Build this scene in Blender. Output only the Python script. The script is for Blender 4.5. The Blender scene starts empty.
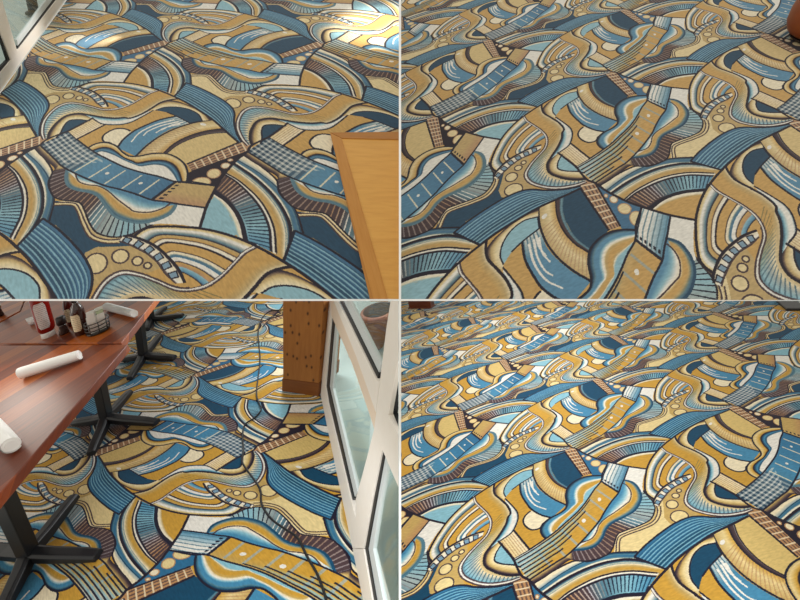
# Four carpeted bays of one hall: two level ones below, two sloping ones above, parted by the collage's white dividers.
import bpy, bmesh, math, random
import numpy as np
from mathutils import Matrix, Vector

WORLD_COL = (1.0, .955, .85)
WORLD_STR = .80
LAMPS = [
    ('bay_fill', (-.8, -.35, 2.75), (-.9, 1.0, 2.3), .35, 8, (.93, .97, 1)),  # unseen fill lights added under the slopes for the lower bays
    ('bay_fill', (-.9, -.95, 3.7), (-1.0, 1.0, 3.6), .6, 14, (.93, .97, 1)),
    ('bay_fill', (1.0, -.38, 2.8), (1.0, 1.0, 2.2), .35, 9, (.95, .97, 1)),
    ('bay_fill', (1.2, -1.0, 3.8), (1.3, 1.0, 3.8), .7, 19, (1, .97, .92)),
    ('daylight_outside', (-.14, -.22, 2.45), (-.14, 1.0, 2.3), .2, 5, (.92, .98, 1)),  # added fill for the terrace, hidden under the slope
    ('daylight_spot', (-.5, -.05, .1), (-.55, 1.15, 1.5), 1.0, 75, (.95, .98, 1)),  # spots added near the lens to brighten the lower floors
    ('daylight_spot', (.5, -.05, .1), (.55, 1.15, 1.5), 1.0, 58, (.97, .98, 1)),  # second spot added near the lens for the lower floors
]
# plane homographies of the repeat of the carpet: (repeat across, repeat along) -> picture
HOMO = {
 'UR': [[286.724311, 249.778053, 587.014413], [-48.697379, -82.141614, 179.535933], [0.102263, 0.3706, 1.0]],
 'LR': [[294.465944, 296.417733, 521.482474], [-25.360999, 65.201448, 575.442098], [0.084549, 0.434123, 1.0]],
 'UL': [[8.802197, 139.63047, 24.919964], [59.636799, -0.021335, 40.964356], [-0.279007, -0.031216, 1.0]],
 'LL': [[25.66992, -249.554005, 394.192296], [124.398968, 102.453492, 623.397547], [0.659837, 0.213293, 1.0]],
}
# outlines of the carpet figure, in repeats
CURVES = {
 'ARC': [(-0.181,0.28),(-0.1097,0.1807),(-0.0694,0.1224),(0.0,0.0),(0.041,-0.041),(0.098,-0.117),(0.16,-0.187),(0.216,-0.245),(0.2634,-0.2871),(0.325,-0.34),(0.385,-0.3884),(0.4866,-0.4592)],
 'BIG': [(-0.0225,-0.049),(-0.09,-0.068),(-0.18,-0.09),(-0.255,-0.125),(-0.335,-0.172),(-0.385,-0.215),(-0.428,-0.26),(-0.4646,-0.31),(-0.495,-0.38),(-0.512,-0.457),(-0.515,-0.53),(-0.5137,-0.593),(-0.505,-0.66),(-0.4877,-0.698),(-0.4559,-0.7407)],
 'RU': [(-0.0226,-0.034),(-0.082,-0.025),(-0.138,-0.008),(-0.19,0.015),(-0.24,0.043),(-0.29,0.057),(-0.3525,0.046),(-0.4186,0.009),(-0.48,-0.04),(-0.524,-0.09)],
 'RL': [(-0.0225,-0.049),(-0.09,-0.068),(-0.18,-0.09),(-0.255,-0.125),(-0.335,-0.172),(-0.385,-0.215)],
 'e0': [(0.5101,-0.326),(0.4544,-0.3126),(0.3898,-0.309),(0.3503,-0.3168),(0.3265,-0.3293)],
 'e1': [(0.5156,-0.3053),(0.4534,-0.2862),(0.3885,-0.2808),(0.343,-0.2923),(0.3132,-0.3133)],
 'e2': [(0.5223,-0.2919),(0.4444,-0.2677),(0.3877,-0.2637),(0.3346,-0.2748),(0.2956,-0.2962)],
 'e3': [(0.5548,-0.2262),(0.4753,-0.1858),(0.3993,-0.1663),(0.3365,-0.1656),(0.2778,-0.176),(0.2297,-0.1925),(0.2008,-0.2138)],
 'e4': [(0.5609,-0.2104),(0.4746,-0.1669),(0.3985,-0.1466),(0.3277,-0.1435),(0.2695,-0.1576),(0.2219,-0.1787),(0.1903,-0.2052)],
 'e5': [(0.5762,-0.1826),(0.4819,-0.1245),(0.3962,-0.0957),(0.325,-0.0923),(0.259,-0.1034),(0.2047,-0.1244),(0.1449,-0.1562)],
 'e6': [(0.5817,-0.1733),(0.4592,-0.0962),(0.3872,-0.0755),(0.3162,-0.0701),(0.2504,-0.08),(0.1896,-0.1014),(0.129,-0.1381)],
 'e7': [(0.4608,-0.0931),(0.395,-0.067),(0.3155,-0.0571),(0.246,-0.0668),(0.1819,-0.0866),(0.1176,-0.1268)],
 'e8': [(0.4712,-0.0663),(0.3936,-0.0368),(0.3137,-0.0246),(0.2335,-0.0365),(0.1641,-0.068),(0.1041,-0.1123)],
 'e9': [(0.4849,-0.0644),(0.4385,-0.0467),(0.3948,-0.0316),(0.3626,-0.0263),(0.3173,-0.0372),(0.2755,-0.0343),(0.2203,-0.0082),(0.1446,-0.0257),(0.0963,-0.0538),(0.0605,-0.0726)],
 'st_o': [(0.1932,-0.9409),(0.2189,-1.0062),(0.1992,-0.9933),(0.1446,-1.0257),(0.0965,-1.0567),(0.0603,-1.0703)],
 'st_i': [(0.1845,-0.9373),(0.1278,-0.933),(0.0888,-0.9626),(0.0482,-0.9845),(0.0049,-1.0044)],
 'NL': [(0.2634,-0.2871),(0.2467,-0.3697),(0.2441,-0.3911),(0.2472,-0.4571),(0.222,-0.5178),(0.2044,-0.5775),(0.1858,-0.6292),(0.1612,-0.6757),(0.1174,-0.7325),(0.0852,-0.7728),(-0.007,-0.8451),(-0.0694,-0.8776)],
 'NR': [(0.385,-0.3884),(0.379,-0.4381),(0.372,-0.4939),(0.3621,-0.5471),(0.3555,-0.6013),(0.3241,-0.6677),(0.3011,-0.7349),(0.2905,-0.7752),(0.2626,-0.8342),(0.2353,-0.8807),(0.2063,-0.9232),(0.1704,-0.9629),(0.1456,-0.9763),(0.041,-1.041)],
 'HS': [(-0.0305,-0.0295),(0.0,0.0),(0.041,-0.041),(0.1814,-0.3605),(0.137,-0.3628)],
 'td0': [(0.1089,-0.1527),(0.1089,-0.1579),(0.1068,-0.1607),(0.1032,-0.1604),(0.0991,-0.157),(0.0956,-0.1515),(0.0936,-0.1454),(0.0936,-0.1402),(0.0957,-0.1373),(0.0992,-0.1377),(0.1034,-0.1411),(0.1069,-0.1466)],
 'td1': [(0.1548,-0.1966),(0.1543,-0.2066),(0.1496,-0.2117),(0.1418,-0.2107),(0.133,-0.2038),(0.1256,-0.1928),(0.1214,-0.1806),(0.1218,-0.1705),(0.1265,-0.1653),(0.1344,-0.1663),(0.1433,-0.1733),(0.1507,-0.1845)],
 'td2': [(0.2179,-0.2792),(0.2165,-0.2931),(0.208,-0.2997),(0.1948,-0.2974),(0.1802,-0.2866),(0.1682,-0.2702),(0.1618,-0.2525),(0.163,-0.2383),(0.1715,-0.2314),(0.1849,-0.2338),(0.1997,-0.2449),(0.2118,-0.2615)],
 'td3': [(0.2744,-0.3598),(0.2734,-0.3792),(0.2652,-0.3897),(0.2518,-0.3887),(0.2368,-0.3765),(0.2241,-0.3561),(0.2171,-0.3329),(0.2177,-0.313),(0.226,-0.3019),(0.2397,-0.3029),(0.255,-0.3157),(0.2678,-0.3366)],
 'D': [(-0.0293,-0.0355),(0.137,-0.3628),(0.1018,-0.3914),(0.0694,-0.4289),(0.0382,-0.3952),(-0.0111,-0.317),(-0.0547,-0.2269),(-0.0836,-0.1398),(-0.094,-0.0708)],
 'r0': [(-0.0917,-0.0745),(-0.0803,-0.1539),(-0.0479,-0.2479),(0.0053,-0.347),(0.0687,-0.4286)],
 'r1': [(-0.121,-0.0813),(-0.0999,-0.1693),(-0.0574,-0.2726),(0.004,-0.3708),(0.0686,-0.4434)],
 'r2': [(-0.1907,-0.089),(-0.1615,-0.2008),(-0.1123,-0.3154),(-0.0481,-0.4202),(0.0262,-0.5129),(0.0965,-0.5853)],
 'k1': [(-0.1598,-0.2251),(-0.1266,-0.2977),(-0.0992,-0.3543),(-0.0223,-0.4629),(0.0444,-0.5398),(0.098,-0.5841)],
 'k2': [(-0.2127,-0.2717),(-0.178,-0.3722),(-0.1192,-0.4801),(-0.0829,-0.537),(-0.0166,-0.6111),(0.0422,-0.6567)],
 'wk0': [(-0.1484,-0.2764),(-0.1146,-0.3689),(-0.074,-0.4294)],
 'wk1': [(-0.1672,-0.2791),(-0.1297,-0.3834),(-0.0832,-0.4662),(-0.0499,-0.5009)],
 'wk2': [(-0.1824,-0.2945),(-0.1344,-0.4126),(-0.0716,-0.511),(-0.0016,-0.5756)],
 'wk3': [(-0.1629,-0.2584),(-0.1372,-0.3261),(-0.0956,-0.3935)],
 'G': [(-0.2127,-0.2717),(-0.2603,-0.3646),(-0.2487,-0.3822),(-0.1925,-0.4675),(-0.153,-0.5518),(-0.1382,-0.613),(-0.1304,-0.6689),(-0.0099,-0.8443),(0.0542,-0.8093),(0.0773,-0.7657),(0.0422,-0.6567),(-0.0166,-0.6111),(-0.0829,-0.537),(-0.1192,-0.4801),(-0.178,-0.3722)],
 'T': [(-0.0697,-0.5533),(-0.0961,-0.5719),(-0.0991,-0.6164),(-0.0743,-0.6669),(-0.0351,-0.7078),(0.0016,-0.7123),(0.0099,-0.6838),(0.0426,-0.6587),(-0.0166,-0.6111)],
 'L0': [(0.2459,-0.4076),(0.1915,-0.3824),(0.1378,-0.3744),(0.0959,-0.3942),(0.0727,-0.4325),(0.0751,-0.4963),(0.0963,-0.5755),(0.0977,-0.6145),(0.0725,-0.6407),(0.0351,-0.6564),(0.0131,-0.6851),(0.0096,-0.7285),(0.0293,-0.7744),(0.055,-0.808)],
 'L1': [(0.2459,-0.43),(0.1847,-0.4207),(0.1411,-0.4292),(0.1202,-0.4647),(0.1249,-0.5288),(0.1426,-0.596),(0.1315,-0.6104),(0.1088,-0.6455),(0.0731,-0.6701),(0.0495,-0.6938),(0.0446,-0.7264),(0.0619,-0.7717),(0.0784,-0.7952)],
 'L2': [(0.2454,-0.4486),(0.1896,-0.4503),(0.1526,-0.4688),(0.1451,-0.5176),(0.1598,-0.5842),(0.1538,-0.601),(0.1266,-0.6459),(0.094,-0.6863),(0.0742,-0.7218),(0.0704,-0.7476),(0.089,-0.7807)],
 'L3': [(0.2427,-0.4616),(0.2077,-0.4833),(0.1778,-0.5044),(0.1714,-0.5396),(0.1796,-0.593),(0.1702,-0.6083),(0.146,-0.6543),(0.1184,-0.6924),(0.0939,-0.7388),(0.0917,-0.755),(0.101,-0.7716)],
 'R0': [(0.3689,-0.5011),(0.4195,-0.546),(0.4573,-0.6176),(0.4749,-0.6857),(0.4686,-0.7451),(0.4472,-0.7861),(0.3972,-0.8105),(0.3479,-0.8289),(0.3271,-0.8636),(0.3197,-0.909),(0.2981,-0.9467),(0.262,-0.9544),(0.206,-0.9387),(0.1916,-0.9327)],
 'R1': [(0.3708,-0.5311),(0.3925,-0.5622),(0.4198,-0.6311),(0.4183,-0.6991),(0.4045,-0.712),(0.361,-0.7484),(0.3129,-0.781),(0.2902,-0.8144),(0.2851,-0.8622),(0.2684,-0.8953),(0.2208,-0.9028),(0.2056,-0.9081)],
 'PL': [(0.4775,-0.637),(0.5027,-0.6883),(0.5407,-0.7676),(0.5485,-0.826),(0.5323,-0.8803),(0.4909,-0.8988),(0.4243,-0.9066),(0.3893,-0.916),(0.3807,-0.9503),(0.3777,-0.9874),(0.3623,-1.024),(0.317,-1.0357),(0.275,-1.0313),(0.2201,-1.0074)],
 'W1': [(0.5549,-0.7879),(0.5623,-0.8454),(0.5448,-0.8984),(0.4921,-0.915),(0.4261,-0.9244),(0.3953,-0.9345),(0.3891,-0.9616),(0.3932,-1.0273)],
 'W2': [(0.5753,-0.8061),(0.5775,-0.8609),(0.5569,-0.9137),(0.499,-0.9327),(0.4331,-0.9394),(0.4068,-0.9496),(0.4027,-0.9712),(0.4082,-1.0334)],
 'Z': [(0.5476,-0.7846),(0.5497,-0.8487),(0.5331,-0.8934),(0.4859,-0.9066),(0.4196,-0.9152),(0.3881,-0.9299),(0.3826,-0.9742),(0.385,-1.0705),(0.4863,-1.1119),(0.5069,-1.0412),(0.569,-0.9905),(0.6687,-0.956),(0.6678,-0.7817),(0.5936,-0.7292)],
 'TAN': [(-0.409,0.1688),(-0.4039,0.105),(-0.3767,0.0511),(-0.3539,0.0413),(-0.297,0.0629),(-0.2396,0.0508),(-0.2848,0.1143),(-0.3079,0.2074),(-0.3077,0.2657),(-0.3392,0.3412),(-0.2812,0.3892),(-0.3201,0.4184),(-0.4275,0.3402)],
 'cd0': [(-0.293,0.0637),(-0.2972,0.0479),(-0.3086,0.0388),(-0.325,0.0382),(-0.3432,0.046),(-0.3598,0.0609),(-0.3716,0.08),(-0.3761,0.0998),(-0.3723,0.1163),(-0.3609,0.1259),(-0.344,0.1268),(-0.3252,0.1185),(-0.3084,0.103),(-0.2969,0.0834)],
 'cd1': [(-0.3409,0.1707),(-0.3436,0.1584),(-0.3514,0.1511),(-0.3627,0.1502),(-0.3754,0.1558),(-0.387,0.1668),(-0.3953,0.1812),(-0.3986,0.1962),(-0.3961,0.2088),(-0.3883,0.2164),(-0.3768,0.2175),(-0.3638,0.2117),(-0.352,0.2003),(-0.3439,0.1856)],
 'cd2': [(-0.3353,0.2341),(-0.3371,0.2265),(-0.3421,0.2221),(-0.3494,0.2217),(-0.3576,0.2254),(-0.365,0.2324),(-0.3702,0.2414),(-0.3722,0.2506),(-0.3705,0.2583),(-0.3655,0.2629),(-0.3581,0.2633),(-0.3498,0.2596),(-0.3424,0.2525),(-0.3372,0.2434)],
 'cd3': [(-0.325,0.2686),(-0.3262,0.2632),(-0.3296,0.2599),(-0.3346,0.2595),(-0.3401,0.2619),(-0.3451,0.2669),(-0.3486,0.2732),(-0.3499,0.2799),(-0.3487,0.2854),(-0.3453,0.2887),(-0.3403,0.2892),(-0.3348,0.2867),(-0.3297,0.2817),(-0.3263,0.2752)],
 'c0': [(-0.4531,-0.2751),(-0.4224,-0.3372),(-0.3695,-0.4064),(-0.3171,-0.4769),(-0.2798,-0.5436),(-0.2593,-0.6183),(-0.2624,-0.6571),(-0.2842,-0.7074),(-0.3053,-0.7624),(-0.3106,-0.8287),(-0.2787,-0.8928),(-0.2096,-0.9582),(-0.1318,-1.0043),(-0.0488,-1.025),(0.0019,-1.0202)],
 'c1': [(-0.4442,-0.2673),(-0.4113,-0.3335),(-0.3599,-0.4025),(-0.3072,-0.4733),(-0.2645,-0.5489),(-0.2471,-0.6228),(-0.2492,-0.6622),(-0.2713,-0.7127),(-0.2918,-0.7683),(-0.2953,-0.8325),(-0.2642,-0.8904),(-0.1994,-0.9493),(-0.1315,-0.9884),(-0.0597,-1.0065),(-0.0072,-1.0078)],
 'c2': [(-0.3701,-0.1658),(-0.3593,-0.229),(-0.3337,-0.2991),(-0.2751,-0.3786),(-0.2224,-0.4509),(-0.185,-0.5268),(-0.1885,-0.5539),(-0.1825,-0.605),(-0.1897,-0.6782),(-0.205,-0.7395),(-0.2137,-0.7953),(-0.1914,-0.8636),(-0.1304,-0.9271),(-0.0532,-0.9782),(-0.0043,-0.9941)],
 'c3': [(-0.2563,-0.3768),(-0.1986,-0.4581),(-0.1517,-0.5304),(-0.1333,-0.5796),(-0.1274,-0.6316),(-0.1328,-0.686),(-0.1708,-0.723)],
 'hk_o': [(-0.1869,-0.1034),(-0.2554,-0.1159),(-0.3053,-0.1636),(-0.3399,-0.2113),(-0.3507,-0.262),(-0.3313,-0.3138),(-0.2953,-0.3717),(-0.2588,-0.4133)],
 'hk_i': [(-0.1791,-0.1517),(-0.2327,-0.1484),(-0.2748,-0.1836),(-0.2914,-0.2503),(-0.2819,-0.3148),(-0.2574,-0.3638)],
 'HW': [(-0.1791,-0.1517),(-0.1575,-0.2239),(-0.2127,-0.2717),(-0.2424,-0.3089),(-0.2574,-0.3638),(-0.2819,-0.3148),(-0.2914,-0.2503),(-0.2748,-0.1836),(-0.2327,-0.1484)],
 'hl_o': [(-0.1793,-0.7162),(-0.2009,-0.7479),(-0.2137,-0.7953),(-0.1914,-0.8636),(-0.1304,-0.9271),(-0.0532,-0.9782),(-0.0043,-0.9941)],
 'hl_i': [(-0.1548,-0.7463),(-0.1583,-0.7652),(-0.1631,-0.8035),(-0.1531,-0.8544),(-0.1077,-0.8924),(-0.0515,-0.9215),(-0.0171,-0.9486)],
 'LW': [(-0.1623,-0.7365),(-0.0732,-0.869),(-0.0227,-0.9392),(-0.0515,-0.9215),(-0.1077,-0.8924),(-0.1531,-0.8544),(-0.1631,-0.8035),(-0.1583,-0.7652)],
 'ch_o': [(-0.2796,-0.6142),(-0.3334,-0.617),(-0.3799,-0.6373),(-0.4197,-0.6647),(-0.4448,-0.7026),(-0.4604,-0.7488),(-0.4596,-0.7782)],
 'ch_i': [(-0.2745,-0.6492),(-0.3088,-0.6717),(-0.3561,-0.6877),(-0.3876,-0.7149),(-0.4091,-0.748),(-0.4258,-0.7792),(-0.4338,-0.8019)],
 'l0': [(-0.45,-0.29),(-0.3743,-0.405),(-0.3231,-0.475),(-0.2828,-0.5561),(-0.2767,-0.565),(-0.2715,-0.6205)],
 'l1': [(-0.455,-0.292),(-0.4646,-0.31),(-0.495,-0.38),(-0.512,-0.457),(-0.515,-0.53),(-0.5137,-0.593),(-0.505,-0.66),(-0.4877,-0.698),(-0.4559,-0.7407)],
 'BLK': [(-0.0099,-0.8443),(-0.0694,-0.8776),(-0.1701,-0.7276),(-0.1258,-0.6729)],
 'SW': [(0.4754,-0.5197),(0.4739,-0.6046),(0.4815,-0.6489)],
}
# expects D dict in namespace
def make_pattern(D,SS=900,TT=720,NV=2):
    BLp=(.2472,-.4571);BRp=(.3555,-.6013)
    MX=np.array([[1.0,.36],[0,.72]])           # lattice -> metric
    MI=np.linalg.inv(MX)
    W=SS*NV
    img=np.zeros((TT,W,3),np.float32)
    def h(c): return np.array([int(c[i:i+2],16) for i in(0,2,4)],np.float32)/255
    C=dict(gold=h('cb9b39'),tan=h('c3a35f'),cream=h('e6cf94'),pale=h('f0e2c0'),white=h('ece8de'),sky=h('88bccc'),blue=h('4489ae'),
        mid=h('2b6c94'),deep=h('124867'),teal=h('0a4563'),navy=h('1a1c30'),brown=h('4c3a3e'),tanb=h('b98a5c'),grey=h('a8b3b0'),ink=h('211a2a'),slate=h('527d8f'),lav=h('b9b4bb'))
    def m(p): return np.asarray(p,float)@MX.T
    def smooth(p,n=200,closed=False):
        q=m(p)
        if closed: q=np.vstack([q[-1],q,q[0],q[1]])
        else: q=np.vstack([2*q[0]-q[1],q,2*q[-1]-q[-2]])
        out=[]
        for i in range(1,len(q)-2):
            a,b,c,d=q[i-1:i+3]
            ta=0;tb=ta+np.linalg.norm(b-a)**.5+1e-6;tc=tb+np.linalg.norm(c-b)**.5+1e-6;td=tc+np.linalg.norm(d-c)**.5+1e-6
            t=np.linspace(tb,tc,24,endpoint=False)[:,None]
            A1=(tb-t)/(tb-ta)*a+(t-ta)/(tb-ta)*b;A2=(tc-t)/(tc-tb)*b+(t-tb)/(tc-tb)*c;A3=(td-t)/(td-tc)*c+(t-tc)/(td-tc)*d
            B1=(tc-t)/(tc-ta)*A1+(t-ta)/(tc-ta)*A2;B2=(td-t)/(td-tb)*A2+(t-tb)/(td-tb)*A3
            out.append((tc-t)/(tc-tb)*B1+(t-tb)/(tc-tb)*B2)
        out=np.vstack(out+[q[-2][None]])
        s=np.r_[0,np.cumsum(np.linalg.norm(np.diff(out,axis=0),axis=1))]
        u=np.linspace(0,s[-1],n)
        return np.stack([np.interp(u,s,out[:,0]),np.interp(u,s,out[:,1])],1)
    def splat(P,col,v):
        st=P@MI.T
        x=np.floor((st[...,0]+v)*SS).astype(int)%W; y=np.floor(st[...,1]*TT).astype(int)%TT
        img[y,x]=col
    def ribbon(A,B,f,v,a=(0,1),b=(0,1),flip=False):
        """f(u,w)->colour; u along, w from A to B; A,B curves"""
        pa=smooth(A,400) if isinstance(A,(list,tuple)) else A
        pb=smooth(B,400) if isinstance(B,(list,tuple)) else B
        def sub(p,r):
            n=len(p);i=np.linspace(r[0]*(n-1),r[1]*(n-1),400);k=np.arange(n)
            return np.stack([np.interp(i,k,p[:,0]),np.interp(i,k,p[:,1])],1)
        pa=sub(pa,a);pb=sub(pb,b)
        L=max(np.linalg.norm(np.diff(pa,axis=0),axis=1).sum(),np.linalg.norm(np.diff(pb,axis=0),axis=1).sum())
        wd=np.linalg.norm(pa-pb,axis=1).max()
        nu=int(L*SS*1.7)+8;nw=int(wd*SS*1.7)+4
        u=np.linspace(0,1,nu);k=np.linspace(0,1,400)
        qa=np.stack([np.interp(u,k,pa[:,i]) for i in(0,1)],1);qb=np.stack([np.interp(u,k,pb[:,i]) for i in(0,1)],1)
        w=np.linspace(0,1,nw)
        P=qa[:,None]*(1-w[None,:,None])+qb[:,None]*w[None,:,None]
        U,Wd=np.broadcast_to(u[:,None],(nu,nw)),np.broadcast_to(w[None],(nu,nw))
        splat(P,f(U,Wd) if callable(f) else f,v)
    def grad(*stops):
        xs=[s[0] for s in stops];cs=np.array([C[s[1]] if isinstance(s[1],str) else s[1] for s in stops])
        return lambda U,w:np.stack([np.interp(w,xs,cs[:,i]) for i in range(3)],-1).astype(np.float32)
    def gradu(*stops):
        g=grad(*stops);return lambda U,w:g(w,U)
    def mixc(a,b,t): return a*(1-t[...,None])+b*t[...,None]
    def ribs(base,n,col,duty=.25,us=(0,1),alpha=1.,ws=(0,1)):
        def f(U,w):
            c=base(U,w);ph=(U*n)%1
            k=((ph<duty)&(U>us[0])&(U<us[1])&(w>ws[0])&(w<ws[1])).astype(np.float32)*alpha
            cc=col(U,w) if callable(col) else np.broadcast_to(C[col],c.shape)
            return mixc(c,cc,k)
        return f
    def lines(base,n,col,duty=.3,ws=(0,1),alpha=1.,us=(0,1)):
        def f(U,w):
            c=base(U,w);q=(w-ws[0])/(ws[1]-ws[0]);ph=(q*n)%1
            k=((abs(ph-.5)<duty/2)&(q>0)&(q<1)&(U>us[0])&(U<us[1])).astype(np.float32)*alpha
            cc=col(U,w) if callable(col) else np.broadcast_to(C[col],c.shape)
            return mixc(c,cc,k)
        return f
    def poly(p,col,v,closed_smooth=False):
        q=smooth(p,160,True) if closed_smooth else m(p) if isinstance(p,(list,tuple)) else p
        st=q@MI.T;x=(st[:,0]+v)*SS;y=st[:,1]*TT
        x0,x1=int(x.min())-1,int(x.max())+2;y0,y1=int(y.min())-1,int(y.max())+2
        gx,gy=np.meshgrid(np.arange(x0,x1)+.5,np.arange(y0,y1)+.5)
        ins=np.zeros(gx.shape,bool)
        for i in range(len(x)):
            xa,ya,xb,yb=x[i-1],y[i-1],x[i],y[i]
            if ya==yb: continue
            ins^=((gy<ya)!=(gy<yb))&(gx<(xb-xa)*(gy-ya)/(yb-ya)+xa)
        yy,xx=np.nonzero(ins)
        if callable(col):
            G=np.stack([gx[ins]/SS-v,gy[ins]/TT],1)@MX.T
            c=col(G)
        else: c=C[col] if isinstance(col,str) else col
        img[(yy+y0)%TT,(xx+x0)%W]=c
    def line(p,wd,col,v,taper=None,n=None):
        wd=wd*.78
        q=smooth(p,600) if isinstance(p,(list,tuple)) else p
        t=np.gradient(q,axis=0);t/=np.linalg.norm(t,axis=1)[:,None]+1e-9
        nn=np.stack([-t[:,1],t[:,0]],1)
        s=np.r_[0,np.cumsum(np.linalg.norm(np.diff(q,axis=0),axis=1))];L=s[-1]
        nu=int(L*SS*1.8)+8;u=np.linspace(0,L,nu)
        qq=np.stack([np.interp(u,s,q[:,i]) for i in(0,1)],1);n2=np.stack([np.interp(u,s,nn[:,i]) for i in(0,1)],1)
        k=np.linspace(-.5,.5,int(wd*SS*2)+3)
        ww=np.full(nu,wd)
        if taper: ww=wd*np.interp(u/L,[0,1],taper)
        P=qq[:,None]+n2[:,None]*(k[None,:,None]*ww[:,None,None])
        splat(P,C[col] if isinstance(col,str) else col,v)
    def ext(name,a=.04,b=.04):
        q=[np.array(x) for x in D[name]]
        f=lambda u,v,d:u+(u-v)/np.linalg.norm(u-v)*d
        return [f(q[0],q[1],a)]+q+[f(q[-1],q[-2],b)]
    def lens(f,v):
        c0=smooth(D['c0'],600);co=smooth(D['ch_o'],600);bg=smooth(D['l1'],600)
        k=np.linspace(0,1,600);nu,nw=620,420
        u=np.linspace(0,1,nu);w=np.linspace(0,1,nw)
        at=lambda p,q:np.stack([np.interp(q,k,p[:,i]) for i in(0,1)],-1)
        ia=np.argmin(np.linalg.norm(c0-co[0],axis=1))/599
        A=at(c0,(ia-.02)*(1-w)**1.0+.0*w);B=at(co,.02+.90*w)
        bu=at(bg,u)-(bg[0]*(1-u[:,None])+bg[-1]*u[:,None])
        g=w**1.0
        P=A[None]*(1-u[:,None,None])+B[None]*u[:,None,None]+bu[:,None]*g[None,:,None]
        U,Wd=np.broadcast_to(u[:,None],(nu,nw)),np.broadcast_to(w[None],(nu,nw))
        splat(P,f(U,Wd),v)
    def cat(*ps): return [tuple(x) for p in ps for x in p]
    def part(name,a,b,n=200):
        p=smooth(D[name],600);return p[int(a*599):int(b*599)+1]
    def un(q): return [tuple(x) for x in q@MI.T]
    VS=[(i,'AB'[i%2]) for i in range(NV)]
    img[:]=C['gold']
    def each(fn):
        for v,t in VS: fn(v,t)
    # ---- backgrounds
    def st1(v,t):
        poly(D['Z'],'cream' if t=='A' else 'teal',v)
    each(st1)
    def st2(v,t):
        poly(D['TAN'],'tan',v)
        for i in range(4):
            poly(D['cd%d'%i],'cream',v,True)
            q=smooth(D['cd%d'%i],200,True);line(q,.006,'brown',v)
    each(st2)
    def st3(v,t):
        ribbon(part('PL',.0,.68),D['W1'],grad((0,'pale'),(.6,'cream'),(1,'tan')),v)
        ribbon(D['W1'],D['W2'],grad((0,'pale'),(.5,'cream'),(1,'tan')),v)
    each(st3)
    # ---- arch
    def st4(v,t):
        gold='gold' if t=='A' else 'sky'
        poly(cat(D['e0'],[(.39,-.40)],[D['ARC'][-1]],[(.53,-.41)]),gold,v)
        ribbon(ext('e0',0.03,.05),ext('e1',0.03,.05),grad((0,'tan' if t=='A' else 'sky'),(.4,'pale'),(1,'white')),v)
        ribbon(ext('e1',0.03,.05),ext('e2',0.03,.05),grad((0,'navy'),(1,'navy')),v)
        base=gradu((0,'blue'),(.25,'sky'),(.5,'slate'),(.64,'brown'),(1,'brown'))
        lt=gradu((0,'deep'),(.45,'navy'),(.53,'grey'),(.62,'lav'),(.8,'tanb'),(1,'brown'))
        ribbon(ext('e2',0.03,.05),ext('e3',0.03,.05),ribs(base,26,lt,.34,ws=(.06,.95)),v)
        ribbon(ext('e3',0.03,.05),ext('e4',0.03,.05),grad((0,'navy'),(.25,'navy'),(.4,'white'),(1,'pale')),v)
        ribbon(ext('e4',0.03,.05),ext('e5',0.03,.05),grad((0,'ink'),(.1,'tan'),(.35,'gold'),(.6,'tan'),(.85,'pale'),(1,'slate')),v)
        ribbon(ext('e5',0.03,.05),ext('e6',0.03,.05),grad((0,'pale'),(.35,'slate'),(.7,'navy'),(1,'navy')),v)
        e6b=[(.47,-.09)]+ext('e6',0,.05)[3:]
        ribbon(e6b,ext('e7',.04,.05),grad((0,'navy'),(.12,'slate'),(.35,'pale'),(1,'white')),v)
        ribbon(ext('e7',.04,.05),ext('e8',.04,.05),grad((0,'pale'),(.2,'slate'),(.5,'mid'),(.85,'slate'),(1,'deep')),v)
        ribbon(ext('e8',.04,.05),ext('e9',.0,.05),grad((0,'slate'),(.15,'grey'),(.5,'pale'),(1,'pale')),v)
        for k,w in(('e3',.008),('e4',.007),('e6',.01),('e9',.008),('e1',.007)): line(ext(k,.004 if k=='e9' else .02,.04),w,'ink',v)
        line(ext('e8',.04,.05),.005,'deep',v)
    each(st4)
    # ---- river
    def st5(v,t):
        f=lines(grad((0,'mid'),(.5,'mid'),(.75,'deep'),(1,'mid')),8,'sky',.32,ws=(.10,.98),alpha=.85)
        f2=lines(f,8,'deep',.18,ws=(.06,.92),alpha=.8)
        ribbon(D['RU'],D['RL'],f2,v)
        line(D['RU'],.009,'navy',v)
        line([D['RU'][-1],D['RL'][-1]],.010,'navy',v)
        # ---- strip, piano, right body
    def st6(v,t):
        ribbon(D['st_i'],D['st_o'],grad((0,'pale'),(.3,'cream'),(.6,'tan'),(.85,'brown'),(1,'ink')),v)
        base=gradu((0,'grey'),(.15,'sky'),(.3,'grey'),(.42,'slate'),(.5,'brown'),(1,'brown'))
        rc=gradu((0,'navy'),(.30,'navy'),(.37,'white'),(.45,'white'),(.55,'tanb'),(1,'lav'))
        def keyed(U,w):
            c=base(U,w);n1=20*U**1.0
            ph=(U*27)%1;k=((ph<.24)&(w>.04)&(w<.97)).astype(np.float32)
            k*=np.interp(U,[0,.02,.45,.6,1],[0,1,1,.75,.6]).astype(np.float32)
            return mixc(c,rc(U,w),k)
        ribbon(part('R0',.20,1),D['PL'],keyed,v)
        line(D['PL'],.007,'ink',v)
        line(D['W1'],.006,'brown',v);line(D['W2'],.006,'brown',v)
        # white card
        poly([D['ARC'][9],D['ARC'][10],D['ARC'][11]]+D['SW']+un(part('R0',0,.22))[::-1],'white',v)
        ribbon(D['R0'],D['R1'],grad((0,'deep'),(.2,'slate'),(.4,'tan'),(.55,'gold'),(.8,'gold'),(1,'pale')),v)
        ribbon(D['R1'],part('NR',.10,.86),grad((0,'pale'),(.2,'white'),(.45,'sky'),(.75,'blue'),(1,'blue')),v)
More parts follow.
